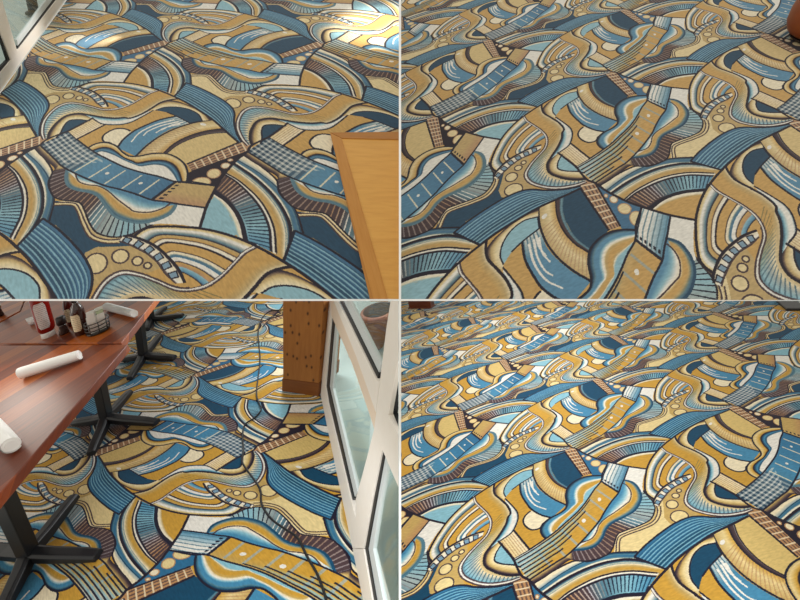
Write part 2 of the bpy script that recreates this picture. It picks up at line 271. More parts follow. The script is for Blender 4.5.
        line(D['R1'],.006,'brown',v)
        line(D['R0'],.011,'deep' if t=='A' else 'slate',v)
    each(st6)
    # ---- gold field, tongue, streak band, rib band, rim, D
    def st7(v,t):
        poly(D['G'],'gold',v)
        poly(D['T'],'pale',v,True)
        q=smooth(D['T'],300,True);line(q[10:190],.009,'navy',v)
        ribbon(D['k1'],D['k2'],lambda U,w:mixc(gradu((0,'slate'),(.3,'blue'),(1,'blue'))(U,w),np.broadcast_to(C['white'],U.shape+(3,)),np.clip(.85-U*3.2,0,.8)*((w*5.2)%1<.62)),v)
        #ribbon(D['k1'],D['k2'],lines(lines(gradu((0,'grey'),(.25,'slate'),(.45,'blue'),(1,'blue')),6,'white',.45,ws=(.15,1),us=(0,.42)),6,'white',.22,ws=(.15,1),us=(.42,.62)),v)
        for k in range(4): line(D['wk%d'%k],.011,'white',v,taper=(1,.5))
        line(D['k2'],.010,'navy',v)
        ribbon(D['r1'],D['r2'],ribs(grad((0,'gold'),(.4,'cream'),(1,'tan')),22,'tanb',.3,alpha=.7,us=(.25,1)),v)
        line(D['r2'],.009,'navy',v)
        rm=(.5*C['gold']+.5*C['white'])
        c=np.array(D['r1'][0])*.5+np.array(D['r2'][0])*.5+np.array([.005,-.075])
        poly([tuple(c+np.array([.011*np.cos(a),.015*np.sin(a)])) for a in np.arange(10)*np.pi/5],'white',v,True)
        poly(D['D'],'teal' if t=='A' else h('d8bb74'),v)
        ribbon(D['r0'],D['r1'],grad((0,'sky' if t=='A' else 'grey'),(.3,'slate' if t=='A' else 'brown'),(.5,'brown'),(1,'ink' if t=='B' else 'brown')),v)
        line(D['r1'],.006,'ink',v);line(D['r0'],.005,'slate' if t=='A' else 'ink',v)
        # triangle + dots
        A=D['ARC'];tri=[BLp,D['L0'][0],D['L0'][1],D['HS'][3]]
        poly([D['ARC'][4]]+un(part('ARC',.44,.68))+[A[8],D['NL'][1],D['L0'][0],D['L0'][1],D['HS'][3]],'mid' if t=='A' else 'ink',v)
        for i in range(4):
            poly(D['td%d'%i],'cream' if i>1 else 'pale',v,True);line(smooth(D['td%d'%i],120,True),.004,'tanb',v)
        # head strip
        hs=D['HS'];a0=[hs[0],hs[4]];b0=[hs[1],hs[2],hs[3]]
        f=grad((0,'pale'),(.12,'tanb'),(1,'tanb'))
        def bricks(U,w):
            c=f(U,w);s1=((w*4.0)%1<.45);r=(U*8)%1
            k=(s1&(r>.25)).astype(np.float32)*.75;c=mixc(c,np.broadcast_to(C['brown'],c.shape),k)
            k=(r<.2).astype(np.float32)*.8;return mixc(c,np.broadcast_to(C['pale'],c.shape),k)
        ribbon([hs[0],hs[4]],[hs[2],hs[3]],bricks,v)
        poly([hs[0],hs[1],hs[2]],'tanb',v)
        line([hs[0],hs[4]],.009,'ink',v);line([hs[2],hs[3]],.008,'ink',v)
    each(st7)
    # ---- left body
    def st8(v,t):
        if t=='A':
            ribbon(D['L0'],D['L1'],grad((0,'slate'),(.08,'navy'),(.2,'deep'),(.36,'slate'),(.5,'blue'),(.85,'blue'),(1,'sky')),v)
            ribbon(D['L1'],D['L2'],grad((0,'sky'),(.3,'white'),(.55,'pale'),(.8,'tan'),(1,'gold')),v)
            ribbon(D['L2'],D['L3'],grad((0,'tan'),(.2,'gold'),(.8,'gold'),(1,'tan')),v)
            ribbon(D['L3'],part('NL',.24,.76),grad((0,'tan'),(.12,'pale'),(.3,'sky'),(1,'sky')),v)
        else:
            ribbon(D['L0'],D['L1'],grad((0,'tan'),(.3,'cream'),(.8,'gold'),(1,'ink')),v)
            ribbon(D['L1'],D['L2'],grad((0,'ink'),(.2,'deep'),(.6,'blue'),(1,'deep')),v)
            ribbon(D['L2'],D['L3'],grad((0,'deep'),(.2,'white'),(1,'white')),v)
            ribbon(D['L3'],part('NL',.24,.76),grad((0,'white'),(1,'white')),v)
            line(D['L1'],.006,'ink',v)
        line(D['L0'],.009,'navy',v)
    each(st8)
    # ---- neck
    nl=smooth(D['NL'],600);nr=smooth(D['NR'],600)
    def near(p,q): return np.argmin(np.linalg.norm(p-m([q])[0],axis=1))/599
    fl=near(nl,BLp);fr=near(nr,BRp)
    def st9(v,t):
        if t=='A':
            cap=lines(grad((0,'white'),(.4,'white'),(1,'blue')),6,'slate',.28,alpha=.8)
        else: cap=grad((0,'tan'),(.5,'tan'),(1,'tanb'))
        def capf(U,w):
            c=cap(U,w);k=((U>.84)&(U<.92)&((w*6+.1)%1<.5)).astype(np.float32);return mixc(c,np.broadcast_to(C['navy'],c.shape),k)
        ribbon(nl,nr,capf,v,(0,fl),(0,fr))
        if t=='A':
            def nk(U,w):
                c=grad((0,'tan'),(.5,'gold'),(1,'gold'))(U,w)
                # pale bed at the bridge end
                bed=np.clip((U-.62-.30*w)/.22,0,1);c=mixc(c,np.broadcast_to(C['grey']*.5+C['white']*.5,c.shape),bed*.9)
                fr=((U*8.2+.25)%1<.15)&(w>.08);c=mixc(c,np.broadcast_to(C['grey']*.95,c.shape),fr*.85*(U<.93))
                d=np.zeros(U.shape,bool)
                for k,(uu) in enumerate((.165,.41)): d|=((U-uu)/.018)**2+((w-.48)/.085)**2<1
                c=mixc(c,np.broadcast_to(C['white'],c.shape),d*1.)
                for k in range(6):
                    wc=.09+.155*k;us=.22+.115*k
                    s=(abs(w-wc)<.028)&(U>us);c=mixc(c,np.broadcast_to(C['navy'],c.shape),s*.95)
                    s=(abs(w-wc-.06)<.03)&(U>us+.05);c=mixc(c,np.broadcast_to(C['sky'],c.shape),s*np.clip((U-us)/.5,0,.7))
                return c
        else:
            def nk(U,w):
                c=gradu((0,'mid'),(.5,'blue'),(.75,'slate'),(1,'deep'))(U,w)
                fr=((U*8.2+.25)%1<.09)&(w>.12)&(w<.95)&(U<.7);c=mixc(c,np.broadcast_to(C['pale'],c.shape),fr*.9)
                d=np.zeros(U.shape,bool)
                for k,(uu) in enumerate((.165,.41)): d|=((U-uu)/.012)**2+((w-.5)/.06)**2<1
                c=mixc(c,np.broadcast_to(C['white'],c.shape),d*1.)
                h1=(((w*6.0+.2)%1<.42)&(U>.52+.25*abs(w-.2))).astype(np.float32);h2=(((U*24)%1<.45)&(U>.62)).astype(np.float32)
                c=mixc(c,np.broadcast_to(C['navy'],c.shape),((U>.6)*.35).astype(np.float32))
                c=mixc(c,np.broadcast_to(C['white'],c.shape),np.maximum(h1*.55,h2*.45)+h1*h2*.3)
                return c
        ribbon(nl,nr,nk,v,(fl,1),(fr,1))
        line(nl,.009,'navy',v);line(nr,.009,'navy',v)
        line([BLp,BRp],.012,'navy',v)
        line([D['NL'][0],BLp],.008,'navy',v)
        # block
        b=D['BLK'];ribbon([b[3],b[2]],[b[0],b[1]],lines(grad((0,'tan'),(.3,'pale'),(1,'pale')),1,'tan',.0),v)
        ribbon([b[3],b[0]],[b[2],b[1]],lines(grad((0,'pale'),(1,'cream')),7,'tanb',.3,alpha=.8),v)
        line([b[0],b[3]],.009,'navy',v)
    each(st9)
    # ---- S shape
    def st10(v,t):
        poly([(-.33,-.165)]+D['BIG'][4:9]+[D['l0'][1],D['c1'][2],D['c2'][2],D['c2'][1]],'gold',v)
        poly(D['HW'],'sky' if t=='A' else 'teal',v)
        ribbon(D['hk_o'],D['hk_i'],grad((0,'ink'),(.14,'brown'),(.35,'tan'),(.6,'cream'),(1,'pale')),v)
        line(D['hk_i'],.006,'navy',v);line([D['HW'][0],D['HW'][1]],.008,'navy',v);line(D['HW'][1:4],.007,'navy',v)
        poly(D['LW'],'sky' if t=='A' else 'teal',v)
        ribbon(D['hl_o'],D['hl_i'],grad((0,'ink'),(.15,'brown'),(.35,'tan'),(.65,'cream'),(1,'pale')),v)
        line(D['hl_i'],.007,'navy',v)
        c2=part('c2',.28,.66);ribbon(D['c3'],c2,grad((0,'slate'),(.15,'white'),(.45,'white'),(.7,'sky'),(.9,'deep'),(1,'navy')),v)
        line(D['c3'],.007,'navy',v)
        def gb(U,w):
            c=grad((0,'gold'),(.55,'gold'),(.8,'tan'),(1,'pale'))(U,w)
            bl=grad((0,'slate'),(.12,'sky'),(.4,'grey'),(.65,'pale'),(1,'tan'))(U,w)
            k=np.clip((U-.40)/.22,0,1)*np.clip(1.25-w*.6,0,1);c=mixc(c,bl,k)
            r=(((U*44)%1<.35)&(U>.42)&(w<.72)&(w>.05)).astype(np.float32)*.9*(np.clip((U-.42)*5,0,1))
            c=mixc(c,np.broadcast_to(C['deep']*.6+C['grey']*.4,c.shape),r)
            e=(((U*44+.3)%1<.25)&(U>.30)&(U<.55)&(w<.6)).astype(np.float32)*.35
            return mixc(c,np.broadcast_to(C['deep'],c.shape),e)
        ribbon(D['c1'],D['c2'],gb,v)
        ribbon(D['c0'],D['c1'],grad((0,'pale'),(.5,'white'),(1,'lav')),v)
        line(D['c1'],.006,'brown',v);line(D['c0'],.007,'brown',v)
        line(D['c2'],.012,'ink',v)
    each(st10)
    each(st5)
    # ---- lens + chain
    def st11(v,t):
        # sharp bands
        bands=[(0,'gold'),(.12,'gold'),(.13,'ink'),(.15,'blue'),(.21,'sky'),(.22,'tanb'),(.28,'gold'),(.29,'ink'),(.31,'white'),(.36,'white'),(.37,'mid'),(.40,'slate'),(.42,'pale'),(.45,'pale'),(.46,'ink'),(.475,'gold'),(.59,'gold'),(.60,'ink'),(.62,'ink'),(.63,'white'),(.67,'pale'),(.68,'brown'),(.70,'gold'),(.75,'tan'),(.76,'ink'),(.79,'slate'),(.83,'grey'),(.86,'white'),(.89,'white'),(.92,'cream'),(.97,'tan'),(1,'ink')]
        lens(grad(*bands),v)
        # chain: from ch_o to ch_i
        ribbon(D['ch_o'],D['ch_i'],grad((0,'ink'),(.12,'ink'),(.2,'pale'),(.8,'white'),(.92,'brown'),(1,'tan')),v)
        po=smooth(D['ch_o'],400);pi_=smooth(D['ch_i'],400)
        for k in range(6):
            a,b=.09+.158*k,.09+.158*k+.085
            ia,ib=int(a*399),int(b*399)
            q=lambda i,w:po[i]*(1-w)+pi_[i]*w
            pl=np.array([q(ia,.3),q(ib,.22),q(ib,.85),q(ia,.95)])
            poly(pl,C['blue']*.55+C['lav']*.45,v);line(np.vstack([pl,pl[:1]]),.005,'ink',v)
        line(po,.010,'ink',v);line(pi_,.004,'brown',v)
    each(st11)
    def st12(v,t):
        line(D['BIG'],.0115,'ink',v);line(D['ARC'],.0115,'ink',v)
        line([D['c2'][-1],(0,-1)],.008,'ink',v)
    each(st12)
    return img
# ------------------------------------------------------------------ scene
sc = bpy.context.scene
COL = sc.collection
RNG = random.Random(7)
F = 400.0                                   # focal length in pixels of the 800 x 600 frame
CAM_H = 1.5                                 # lens height above the lower-left carpet
Kinv = np.array([[1/F, 0, -400/F], [0, 1/F, -300/F], [0, 0, 1.0]])

def bay_basis(n, dist):
    B = Kinv @ np.array(HOMO[n])
    U, V, O = B[:, 0], B[:, 1], B[:, 2]
    nn = np.cross(U, V); nn /= np.linalg.norm(nn)
    if nn[1] < 0: nn = -nn                  # towards the floor
    s = dist/abs(nn @ O)
    return U*s, V*s, O*s, nn
BAY = {'LL': bay_basis('LL', CAM_H), 'LR': bay_basis('LR', CAM_H), 'UL': bay_basis('UL', 1.45), 'UR': bay_basis('UR', 1.45)}
# world frame: z is the normal of the lower-left carpet
zc = -BAY['LL'][3]
xc = np.array([1.0, 0, 0]); xc -= (xc @ zc)*zc; xc /= np.linalg.norm(xc)
yc = np.cross(zc, xc)
R = np.stack([xc, yc, zc])                  # lens axes (x right, y down, z forward) -> world
CAM = np.array([0, 0, CAM_H])
def w(p): return R @ np.asarray(p, float) + CAM
def wd(v): return R @ np.asarray(v, float)
def ray(px, py): return np.array([(px-400)/F, (py-300)/F, 1.0])

class Plane:
    """floor plane of a bay, optionally lifted by h along its own normal"""
    def __init__(s, n): s.U, s.V, s.O, s.n = BAY[n]; s.d = s.n @ s.O; s.up = wd(-s.n)
    def at(s, px, py, h=0.0):
        r = ray(px, py); return w(r*((s.d-h)/(s.n @ r)))
    def st(s, P):
        q = R.T @ (np.asarray(P)-CAM)
        A = np.stack([s.U, s.V], 1)
        return np.linalg.lstsq(A, q-s.O, rcond=None)[0]
PL = {n: Plane(n) for n in BAY}
LL, LR, UL, UR = PL['LL'], PL['LR'], PL['UL'], PL['UR']

# ---------------------------------------------------------------- materials
def mat(name, col, rough=.6, spec=.5, metal=0., noise=None, coat=0., bump=None):
    m = bpy.data.materials.new(name); m.use_nodes = True
    nt = m.node_tree; b = nt.nodes['Principled BSDF']
    b.inputs['Base Color'].default_value = (*lin(col), 1); b.inputs['Roughness'].default_value = rough
    b.inputs['Specular IOR Level'].default_value = spec; b.inputs['Metallic'].default_value = metal
    b.inputs['Coat Weight'].default_value = coat; b.inputs['Coat Roughness'].default_value = .08
    if noise:
        scale, col2, = noise
        tc = nt.nodes.new('ShaderNodeTexCoord'); n = nt.nodes.new('ShaderNodeTexNoise'); n.inputs['Scale'].default_value = scale; n.inputs['Detail'].default_value = 4
        mx = nt.nodes.new('ShaderNodeMix'); mx.data_type = 'RGBA'
        mx.inputs['A'].default_value = (*lin(col), 1); mx.inputs['B'].default_value = (*lin(col2), 1)
        nt.links.new(tc.outputs['Object'], n.inputs['Vector']); nt.links.new(n.outputs['Fac'], mx.inputs['Factor']); nt.links.new(mx.outputs['Result'], b.inputs['Base Color'])
    return m
def lin(h):
    if isinstance(h, str): h = [int(h[i:i+2], 16)/255 for i in (0, 2, 4)]
    return [c/12.92 if c <= .04045 else ((c+.055)/1.055)**2.4 for c in h]

def carpet_material(name, img, sat, val, haze, hazecol, sheen):
    m = bpy.data.materials.new(name); m.use_nodes = True
    nt = m.node_tree; N = nt.nodes; L = nt.links; b = N['Principled BSDF']
    uv = N.new('ShaderNodeUVMap'); uv.uv_map = 'UVMap'
    tx = N.new('ShaderNodeTexImage'); tx.image = img; tx.interpolation = 'Linear'; tx.extension = 'REPEAT'
    # a little woven wander of the pile
    nz = N.new('ShaderNodeTexNoise'); nz.inputs['Scale'].default_value = 260; nz.inputs['Detail'].default_value = 2
    sub = N.new('ShaderNodeVectorMath'); sub.operation = 'SUBTRACT'; sub.inputs[1].default_value = (.5, .5, .5)
    sc_ = N.new('ShaderNodeVectorMath'); sc_.operation = 'SCALE'; sc_.inputs['Scale'].default_value = .004
    add = N.new('ShaderNodeVectorMath'); add.operation = 'ADD'
    L.new(uv.outputs['UV'], nz.inputs['Vector']); L.new(nz.outputs['Color'], sub.inputs[0]); L.new(sub.outputs[0], sc_.inputs[0])
    L.new(uv.outputs['UV'], add.inputs[0]); L.new(sc_.outputs[0], add.inputs[1]); L.new(add.outputs[0], tx.inputs['Vector'])
    hs = N.new('ShaderNodeHueSaturation'); hs.inputs['Saturation'].default_value = sat; hs.inputs['Value'].default_value = val
    L.new(tx.outputs['Color'], hs.inputs['Color'])
    # pile speckle
    n2 = N.new('ShaderNodeTexNoise'); n2.inputs['Scale'].default_value = 90; n2.inputs['Detail'].default_value = 6
    L.new(uv.outputs['UV'], n2.inputs['Vector'])
    mr = N.new('ShaderNodeMapRange'); mr.inputs['From Min'].default_value = .25; mr.inputs['From Max'].default_value = .75; mr.inputs['To Min'].default_value = .80; mr.inputs['To Max'].default_value = 1.16
    L.new(n2.outputs['Fac'], mr.inputs['Value'])
    mul = N.new('ShaderNodeMix'); mul.data_type = 'RGBA'; mul.blend_type = 'MULTIPLY'; mul.inputs['Factor'].default_value = 1
    L.new(hs.outputs['Color'], mul.inputs['A']); L.new(mr.outputs['Result'], mul.inputs['B'])
    # haze of light over the carpet, mixed into its colour
    mx = N.new('ShaderNodeMix'); mx.data_type = 'RGBA'; mx.inputs['Factor'].default_value = haze; mx.inputs['B'].default_value = (*lin(hazecol), 1)
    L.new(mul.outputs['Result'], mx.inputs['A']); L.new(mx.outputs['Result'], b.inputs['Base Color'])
    b.inputs['Roughness'].default_value = .95; b.inputs['Specular IOR Level'].default_value = .1
    b.inputs['Sheen Weight'].default_value = sheen; b.inputs['Sheen Roughness'].default_value = .5
    return m

def wood_material(name, cols, width, rough, coat, grain=9.0, coatr=.08):
    """planks along UV x; UV in metres"""
    m = bpy.data.materials.new(name); m.use_nodes = True
    nt = m.node_tree; N = nt.nodes; L = nt.links; b = N['Principled BSDF']
    uv = N.new('ShaderNodeUVMap'); uv.uv_map = 'UVMap'
    sp = N.new('ShaderNodeSeparateXYZ'); L.new(uv.outputs['UV'], sp.inputs[0])
    dv = N.new('ShaderNodeMath'); dv.operation = 'DIVIDE'; dv.inputs[1].default_value = width; L.new(sp.outputs['Y'], dv.inputs[0])
    fl = N.new('ShaderNodeMath'); fl.operation = 'FLOOR'; L.new(dv.outputs[0], fl.inputs[0])
    wn = N.new('ShaderNodeTexWhiteNoise'); wn.noise_dimensions = '1D'; L.new(fl.outputs[0], wn.inputs['W'])
    mp = N.new('ShaderNodeMapping'); mp.inputs['Scale'].default_value = (1.6, grain*2.2, 1); L.new(uv.outputs['UV'], mp.inputs['Vector'])
    nz = N.new('ShaderNodeTexNoise'); nz.inputs['Scale'].default_value = 3; nz.inputs['Detail'].default_value = 8; nz.inputs['Roughness'].default_value = .65; nz.inputs['Distortion'].default_value = .4
    L.new(mp.outputs[0], nz.inputs['Vector'])
    ad = N.new('ShaderNodeMath'); ad.operation = 'MULTIPLY_ADD'; ad.inputs[1].default_value = .55; L.new(nz.outputs['Fac'], ad.inputs[0])
    ml = N.new('ShaderNodeMath'); ml.operation = 'MULTIPLY'; ml.inputs[1].default_value = .52; L.new(wn.outputs['Value'], ml.inputs[0]); L.new(ml.outputs[0], ad.inputs[2])
    cr = N.new('ShaderNodeValToRGB'); e = cr.color_ramp.elements
    while len(e) < len(cols): e.new(.5)
    for i, c in enumerate(cols): e[i].position = .12+.8*i/(len(cols)-1); e[i].color = (*lin(c), 1)
    L.new(ad.outputs[0], cr.inputs[0]); L.new(cr.outputs[0], b.inputs['Base Color'])
    b.inputs['Roughness'].default_value = rough; b.inputs['Coat Weight'].default_value = coat; b.inputs['Coat Roughness'].default_value = coatr; b.inputs['Specular IOR Level'].default_value = .28
    return m

def knotty_material(name, cols, knot):
    m = wood_material(name, cols, .6, .55, .05, 7.0)
    nt = m.node_tree; N = nt.nodes; L = nt.links; b = N['Principled BSDF']
    uv = N.new('ShaderNodeUVMap'); uv.uv_map = 'UVMap'
    vo = N.new('ShaderNodeTexVoronoi'); vo.inputs['Scale'].default_value = 15; vo.feature = 'F1'; vo.voronoi_dimensions = '2D'
    mp = N.new('ShaderNodeMapping'); mp.inputs['Scale'].default_value = (.9, 1.25, 1); L.new(uv.outputs['UV'], mp.inputs[0]); L.new(mp.outputs[0], vo.inputs['Vector'])
    mr = N.new('ShaderNodeMapRange'); mr.inputs['From Min'].default_value = .06; mr.inputs['From Max'].default_value = .22; mr.inputs['To Min'].default_value = .9; mr.inputs['To Max'].default_value = 0
    L.new(vo.outputs['Distance'], mr.inputs['Value'])
    old = b.inputs['Base Color'].links[0].from_socket
    mx = N.new('ShaderNodeMix'); mx.data_type = 'RGBA'; mx.inputs['B'].default_value = (*lin(knot), 1)
    sx = N.new('ShaderNodeSeparateXYZ'); L.new(vo.outputs['Color'], sx.inputs[0]); gt = N.new('ShaderNodeMath'); gt.operation = 'GREATER_THAN'; gt.inputs[1].default_value = .5; L.new(sx.outputs['X'], gt.inputs[0])
    mm = N.new('ShaderNodeMath'); mm.operation = 'MULTIPLY'; L.new(mr.outputs['Result'], mm.inputs[0]); L.new(gt.outputs[0], mm.inputs[1])
    L.new(mm.outputs[0], mx.inputs['Factor']); L.new(old, mx.inputs['A']); L.new(mx.outputs['Result'], b.inputs['Base Color'])
    return m

def glass_material(name, tint, alpha):
    m = bpy.data.materials.new(name); m.use_nodes = True
    nt = m.node_tree; N = nt.nodes; L = nt.links
    for n in list(N): N.remove(n)
    o = N.new('ShaderNodeOutputMaterial'); t = N.new('ShaderNodeBsdfTransparent'); g = N.new('ShaderNodeBsdfGlossy'); mx = N.new('ShaderNodeMixShader')
    t.inputs['Color'].default_value = (*lin(tint), 1); g.inputs['Roughness'].default_value = .02
    lw = N.new('ShaderNodeLayerWeight'); lw.inputs['Blend'].default_value = .25
    ma = N.new('ShaderNodeMath'); ma.operation = 'MULTIPLY_ADD'; ma.inputs[1].default_value = .13; ma.inputs[2].default_value = alpha; ma.use_clamp = True
    L.new(lw.outputs['Facing'], ma.inputs[0]); L.new(ma.outputs[0], mx.inputs[0]); L.new(t.outputs[0], mx.inputs[1]); L.new(g.outputs[0], mx.inputs[2]); L.new(mx.outputs[0], o.inputs[0])
    return m

# ---------------------------------------------------------------- mesh helpers
class MB:
    def __init__(s): s.bm = bmesh.new(); s.uv = s.bm.loops.layers.uv.new('UVMap')
    def face(s, vs, uvs=None, smooth=False):
        try: f = s.bm.faces.new(vs)
        except ValueError: return None
        f.smooth = smooth
        if uvs:
            for l, q in zip(f.loops, uvs): l[s.uv].uv = q
        return f
    def prism(s, pts, vec, ax=None):
        """polygon pts (3D) extruded by vec; ax = (origin, xdir, ydir) for UVs in metres"""
        pts = [np.asarray(p, float) for p in pts]; vec = np.asarray(vec, float); n = len(pts)
        if ax is None:
            x = pts[1]-pts[0]; x = x/np.linalg.norm(x); nn = vec/np.linalg.norm(vec); ax = (pts[0], x, np.cross(nn, x))
        uvf = lambda p: (float((p-ax[0]) @ ax[1]), float((p-ax[0]) @ ax[2]))
        a = [s.bm.verts.new(p) for p in pts]; b = [s.bm.verts.new(p+vec) for p in pts]
        s.face(a, [uvf(p) for p in pts]); s.face(b[::-1], [uvf(p) for p in pts][::-1])
        for i in range(n):
            j = (i+1) % n
            u0, u1 = uvf(pts[i]), uvf(pts[j]); t = float(np.linalg.norm(vec))
            s.face([a[j], a[i], b[i], b[j]], [u1, u0, (u0[0], u0[1]+t), (u1[0], u1[1]+t)])
        return s
    def box(s, c, X, Y, Z):
        c, X, Y, Z = [np.asarray(v, float) for v in (c, X, Y, Z)]
        return s.prism([c-X/2-Y/2, c+X/2-Y/2, c+X/2+Y/2, c-X/2+Y/2], Z)
    def tube(s, path, r, n=10, cap=True, flat=None):
        P = [np.asarray(p, float) for p in path]; rs = r if isinstance(r, (list, tuple)) else [r]*len(P)
        rings = []; ref = None
        for i, p in enumerate(P):
            t = P[min(i+1, len(P)-1)]-P[max(i-1, 0)]; t = t/(np.linalg.norm(t)+1e-9)
            if ref is None:
                ref = np.array([0, 0, 1.0]) if abs(t[2]) < .9 else np.array([1.0, 0, 0])
            a = ref-(ref @ t)*t; a /= np.linalg.norm(a)+1e-9; ref = a; b = np.cross(t, a)
            fa = flat or 1.0
            rings.append([s.bm.verts.new(p+rs[i]*(math.cos(k)*a*fa+math.sin(k)*b)) for k in np.arange(n)*2*math.pi/n])
        for i in range(len(rings)-1):
            for k in range(n):
                s.face([rings[i][k], rings[i][(k+1) % n], rings[i+1][(k+1) % n], rings[i+1][k]], [(i, k/n), (i, (k+1)/n), (i+1, (k+1)/n), (i+1, k/n)], True)
        if cap: s.face(rings[0][::-1]); s.face(rings[-1])
        return s
    def lathe(s, base, up, prof, n=24, side=None, squash=1.0, zaxis=(0, 0, 1.0)):
        """prof: list of (radius, height along up)"""
        base = np.asarray(base, float); up = np.asarray(up, float)
        x = np.cross([0, 1.0, 0], [0, 0, 1.0]) if side is None else np.asarray(side, float)
        z = np.asarray(zaxis, float); x = x-(x @ z)*z; x /= np.linalg.norm(x); y = np.cross(z, x)
        rings = []
        for r, h in prof:
            c = base+up*h
            rings.append([s.bm.verts.new(c+r*(math.cos(k)*x+squash*math.sin(k)*y)) for k in np.arange(n)*2*math.pi/n])
        for i in range(len(rings)-1):
            for k in range(n):
                s.face([rings[i][k], rings[i][(k+1) % n], rings[i+1][(k+1) % n], rings[i+1][k]], [(k/n, prof[i][1]), ((k+1)/n, prof[i][1]), ((k+1)/n, prof[i+1][1]), (k/n, prof[i+1][1])], True)
        s.face(rings[0][::-1]); s.face(rings[-1])
        return s
    def clip(s, side=-1):
        """stop at the divider between the left and right bays"""
        X = wd([1, 0, 0]); co = CAM+X*.0042*side
        r = bmesh.ops.bisect_plane(s.bm, geom=s.bm.verts[:]+s.bm.edges[:]+s.bm.faces[:], dist=1e-6, plane_co=co, plane_no=X*(-side if side > 0 else 1), clear_outer=(True if side < 0 else True))
        bmesh.ops.holes_fill(s.bm, edges=[e for e in s.bm.edges if e.is_boundary], sides=0)
        return s
    def build(s, name, m, parent=None, bevel=0.):
        me = bpy.data.meshes.new(name)
        bmesh.ops.recalc_face_normals(s.bm, faces=s.bm.faces[:])
        s.bm.to_mesh(me); s.bm.free(); me.materials.append(m)
        o = bpy.data.objects.new(name, me); COL.objects.link(o)
        if bevel:
            b = o.modifiers.new('bevel', 'BEVEL'); b.width = bevel; b.segments = 2; b.limit_method = 'ANGLE'
        if parent is not None:
            o.parent = parent; o.matrix_parent_inverse = parent.matrix_world.inverted()
        else:
            recenter(o)
        return o
def recenter(o):
    co = np.array([v.co[:] for v in o.data.vertices]); c = (co.min(0)+co.max(0))/2; c[2] = co[:, 2].min()
    o.data.transform(Matrix.Translation(-Vector(c))); o.location = Vector(c)
def empty(name, loc):
    o = bpy.data.objects.new(name, None); COL.objects.link(o); o.location = Vector(loc); o.empty_display_size = .05
    o.matrix_world = Matrix.Translation(Vector(loc)); return o
def tag(o, label, cat, group=None, kind=None):
    if label: o['label'] = label
    if cat: o['category'] = cat
    if group: o['group'] = group
    if kind: o['kind'] = kind
    return o
def structure(o, label): o['kind'] = 'structure'; o['label'] = label; o['category'] = label.split()[-1] if False else o.name.split('.')[0].split('_')[0]; return o

# ---------------------------------------------------------------- carpet pattern picture drawn in code
_tex = make_pattern(CURVES)
TT_, TW_ = _tex.shape[:2]
img = bpy.data.images.new('carpet_weave', TW_, TT_, alpha=False)
_buf = np.ones((TT_, TW_, 4), np.float32); _buf[..., :3] = _tex
img.pixels.foreach_set(_buf.ravel()); img.update(); img.pack()

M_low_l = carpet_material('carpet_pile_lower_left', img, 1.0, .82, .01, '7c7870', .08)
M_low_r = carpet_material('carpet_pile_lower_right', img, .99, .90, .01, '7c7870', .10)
M_up_l = carpet_material('carpet_pile_hazed_left', img, .86, 1.02, .14, '6a6768', .08)  # upper bays' haze and dim warm light put into the carpet colour
M_up_r = carpet_material('carpet_pile_worn_deep', img, .83, 1.03, .15, '6a6664', .06)  # haze and dim warm light put into this carpet's colour too

def carpet(name, pl, quad, m, label, holes=None):
    mb = MB(); P = [pl.at(*q) for q in quad]
    st = [pl.st(p) for p in P]; uv = [(float(a)/2, float(b)) for a, b in st]
    a = [mb.bm.verts.new(p) for p in P]; b = [mb.bm.verts.new(p-pl.up*.003) for p in P]
    mb.face(a, uv); mb.face(b[::-1], uv[::-1])
    for i in range(4):
        j = (i+1) % 4; mb.face([a[j], a[i], b[i], b[j]], [uv[j], uv[i], uv[i], uv[j]])
    o = mb.build(name, m); tag(o, label, 'carpet', None, 'structure'); return o
XL, XR, YT, YB = -160, 960, -45, 760
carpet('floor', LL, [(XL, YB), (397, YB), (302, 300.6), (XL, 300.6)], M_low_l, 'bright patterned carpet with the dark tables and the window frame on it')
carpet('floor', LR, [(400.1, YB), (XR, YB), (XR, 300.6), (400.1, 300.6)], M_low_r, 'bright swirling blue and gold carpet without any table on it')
carpet('floor', UL, [(-147, 299.4), (399.9, 299.4), (399.9, YT), (99, YT)], M_up_l, 'haze-toned patterned carpet under the framed wooden panel')
carpet('floor', UR, [(400.1, 299.4), (XR, 299.4), (XR, YT), (400.1, YT)], M_up_r, 'haze-toned brownish patterned carpet beside the reddish brown pedestal')

# ---------------------------------------------------------------- white dividing lines of the collage, built as plates and a strip
M_white = mat('divider_white', 'ffffff', .6, .3)
def in_view(px, py, depth): return w(ray(px, py)*depth)
def divider_plate(name, outline, t, label):
    """outline in the upright plane straight ahead of the lens: (down, forward) pairs"""
    X = wd([t, 0, 0]); mb = MB(); mb.prism([w([0, y, z])-X/2 for y, z in outline], X)
    o = mb.build(name, M_white); tag(o, label, 'partition', None, 'structure'); return o  # these partitions are the collage's white dividing lines
D_UP = 1.45/BAY['UL'][3][2]; D_UP = min(D_UP, 1.45/BAY['UR'][3][2])
d0 = D_UP-.06
ramp = lambda z: max((1.45-BAY[k][3][2]*z)/BAY[k][3][1] for k in ('UL', 'UR'))+.02
divider_plate('divider_upper', [(-.003, d0), (-.003, D_UP), (ramp(2.6), 2.6), (ramp(6.5), 6.5), (ramp(6.5)-1.5, 6.5), (ramp(3)-1.5, 3.0), (-1.7, d0+.15), (-1.7, d0)], 2.3*d0/F, 'thin white collage divider between the two upper carpets')
divider_plate('divider_lower', [(.003, 1.25), (1.2, 1.25), (1.2, 1.7), (.35, 6.0), (.003, 6.0)], 2.3*1.25/F, 'thin white collage divider between the two lower carpets')
mb = MB(); dn = D_UP-.06; t = 1.9*dn/F
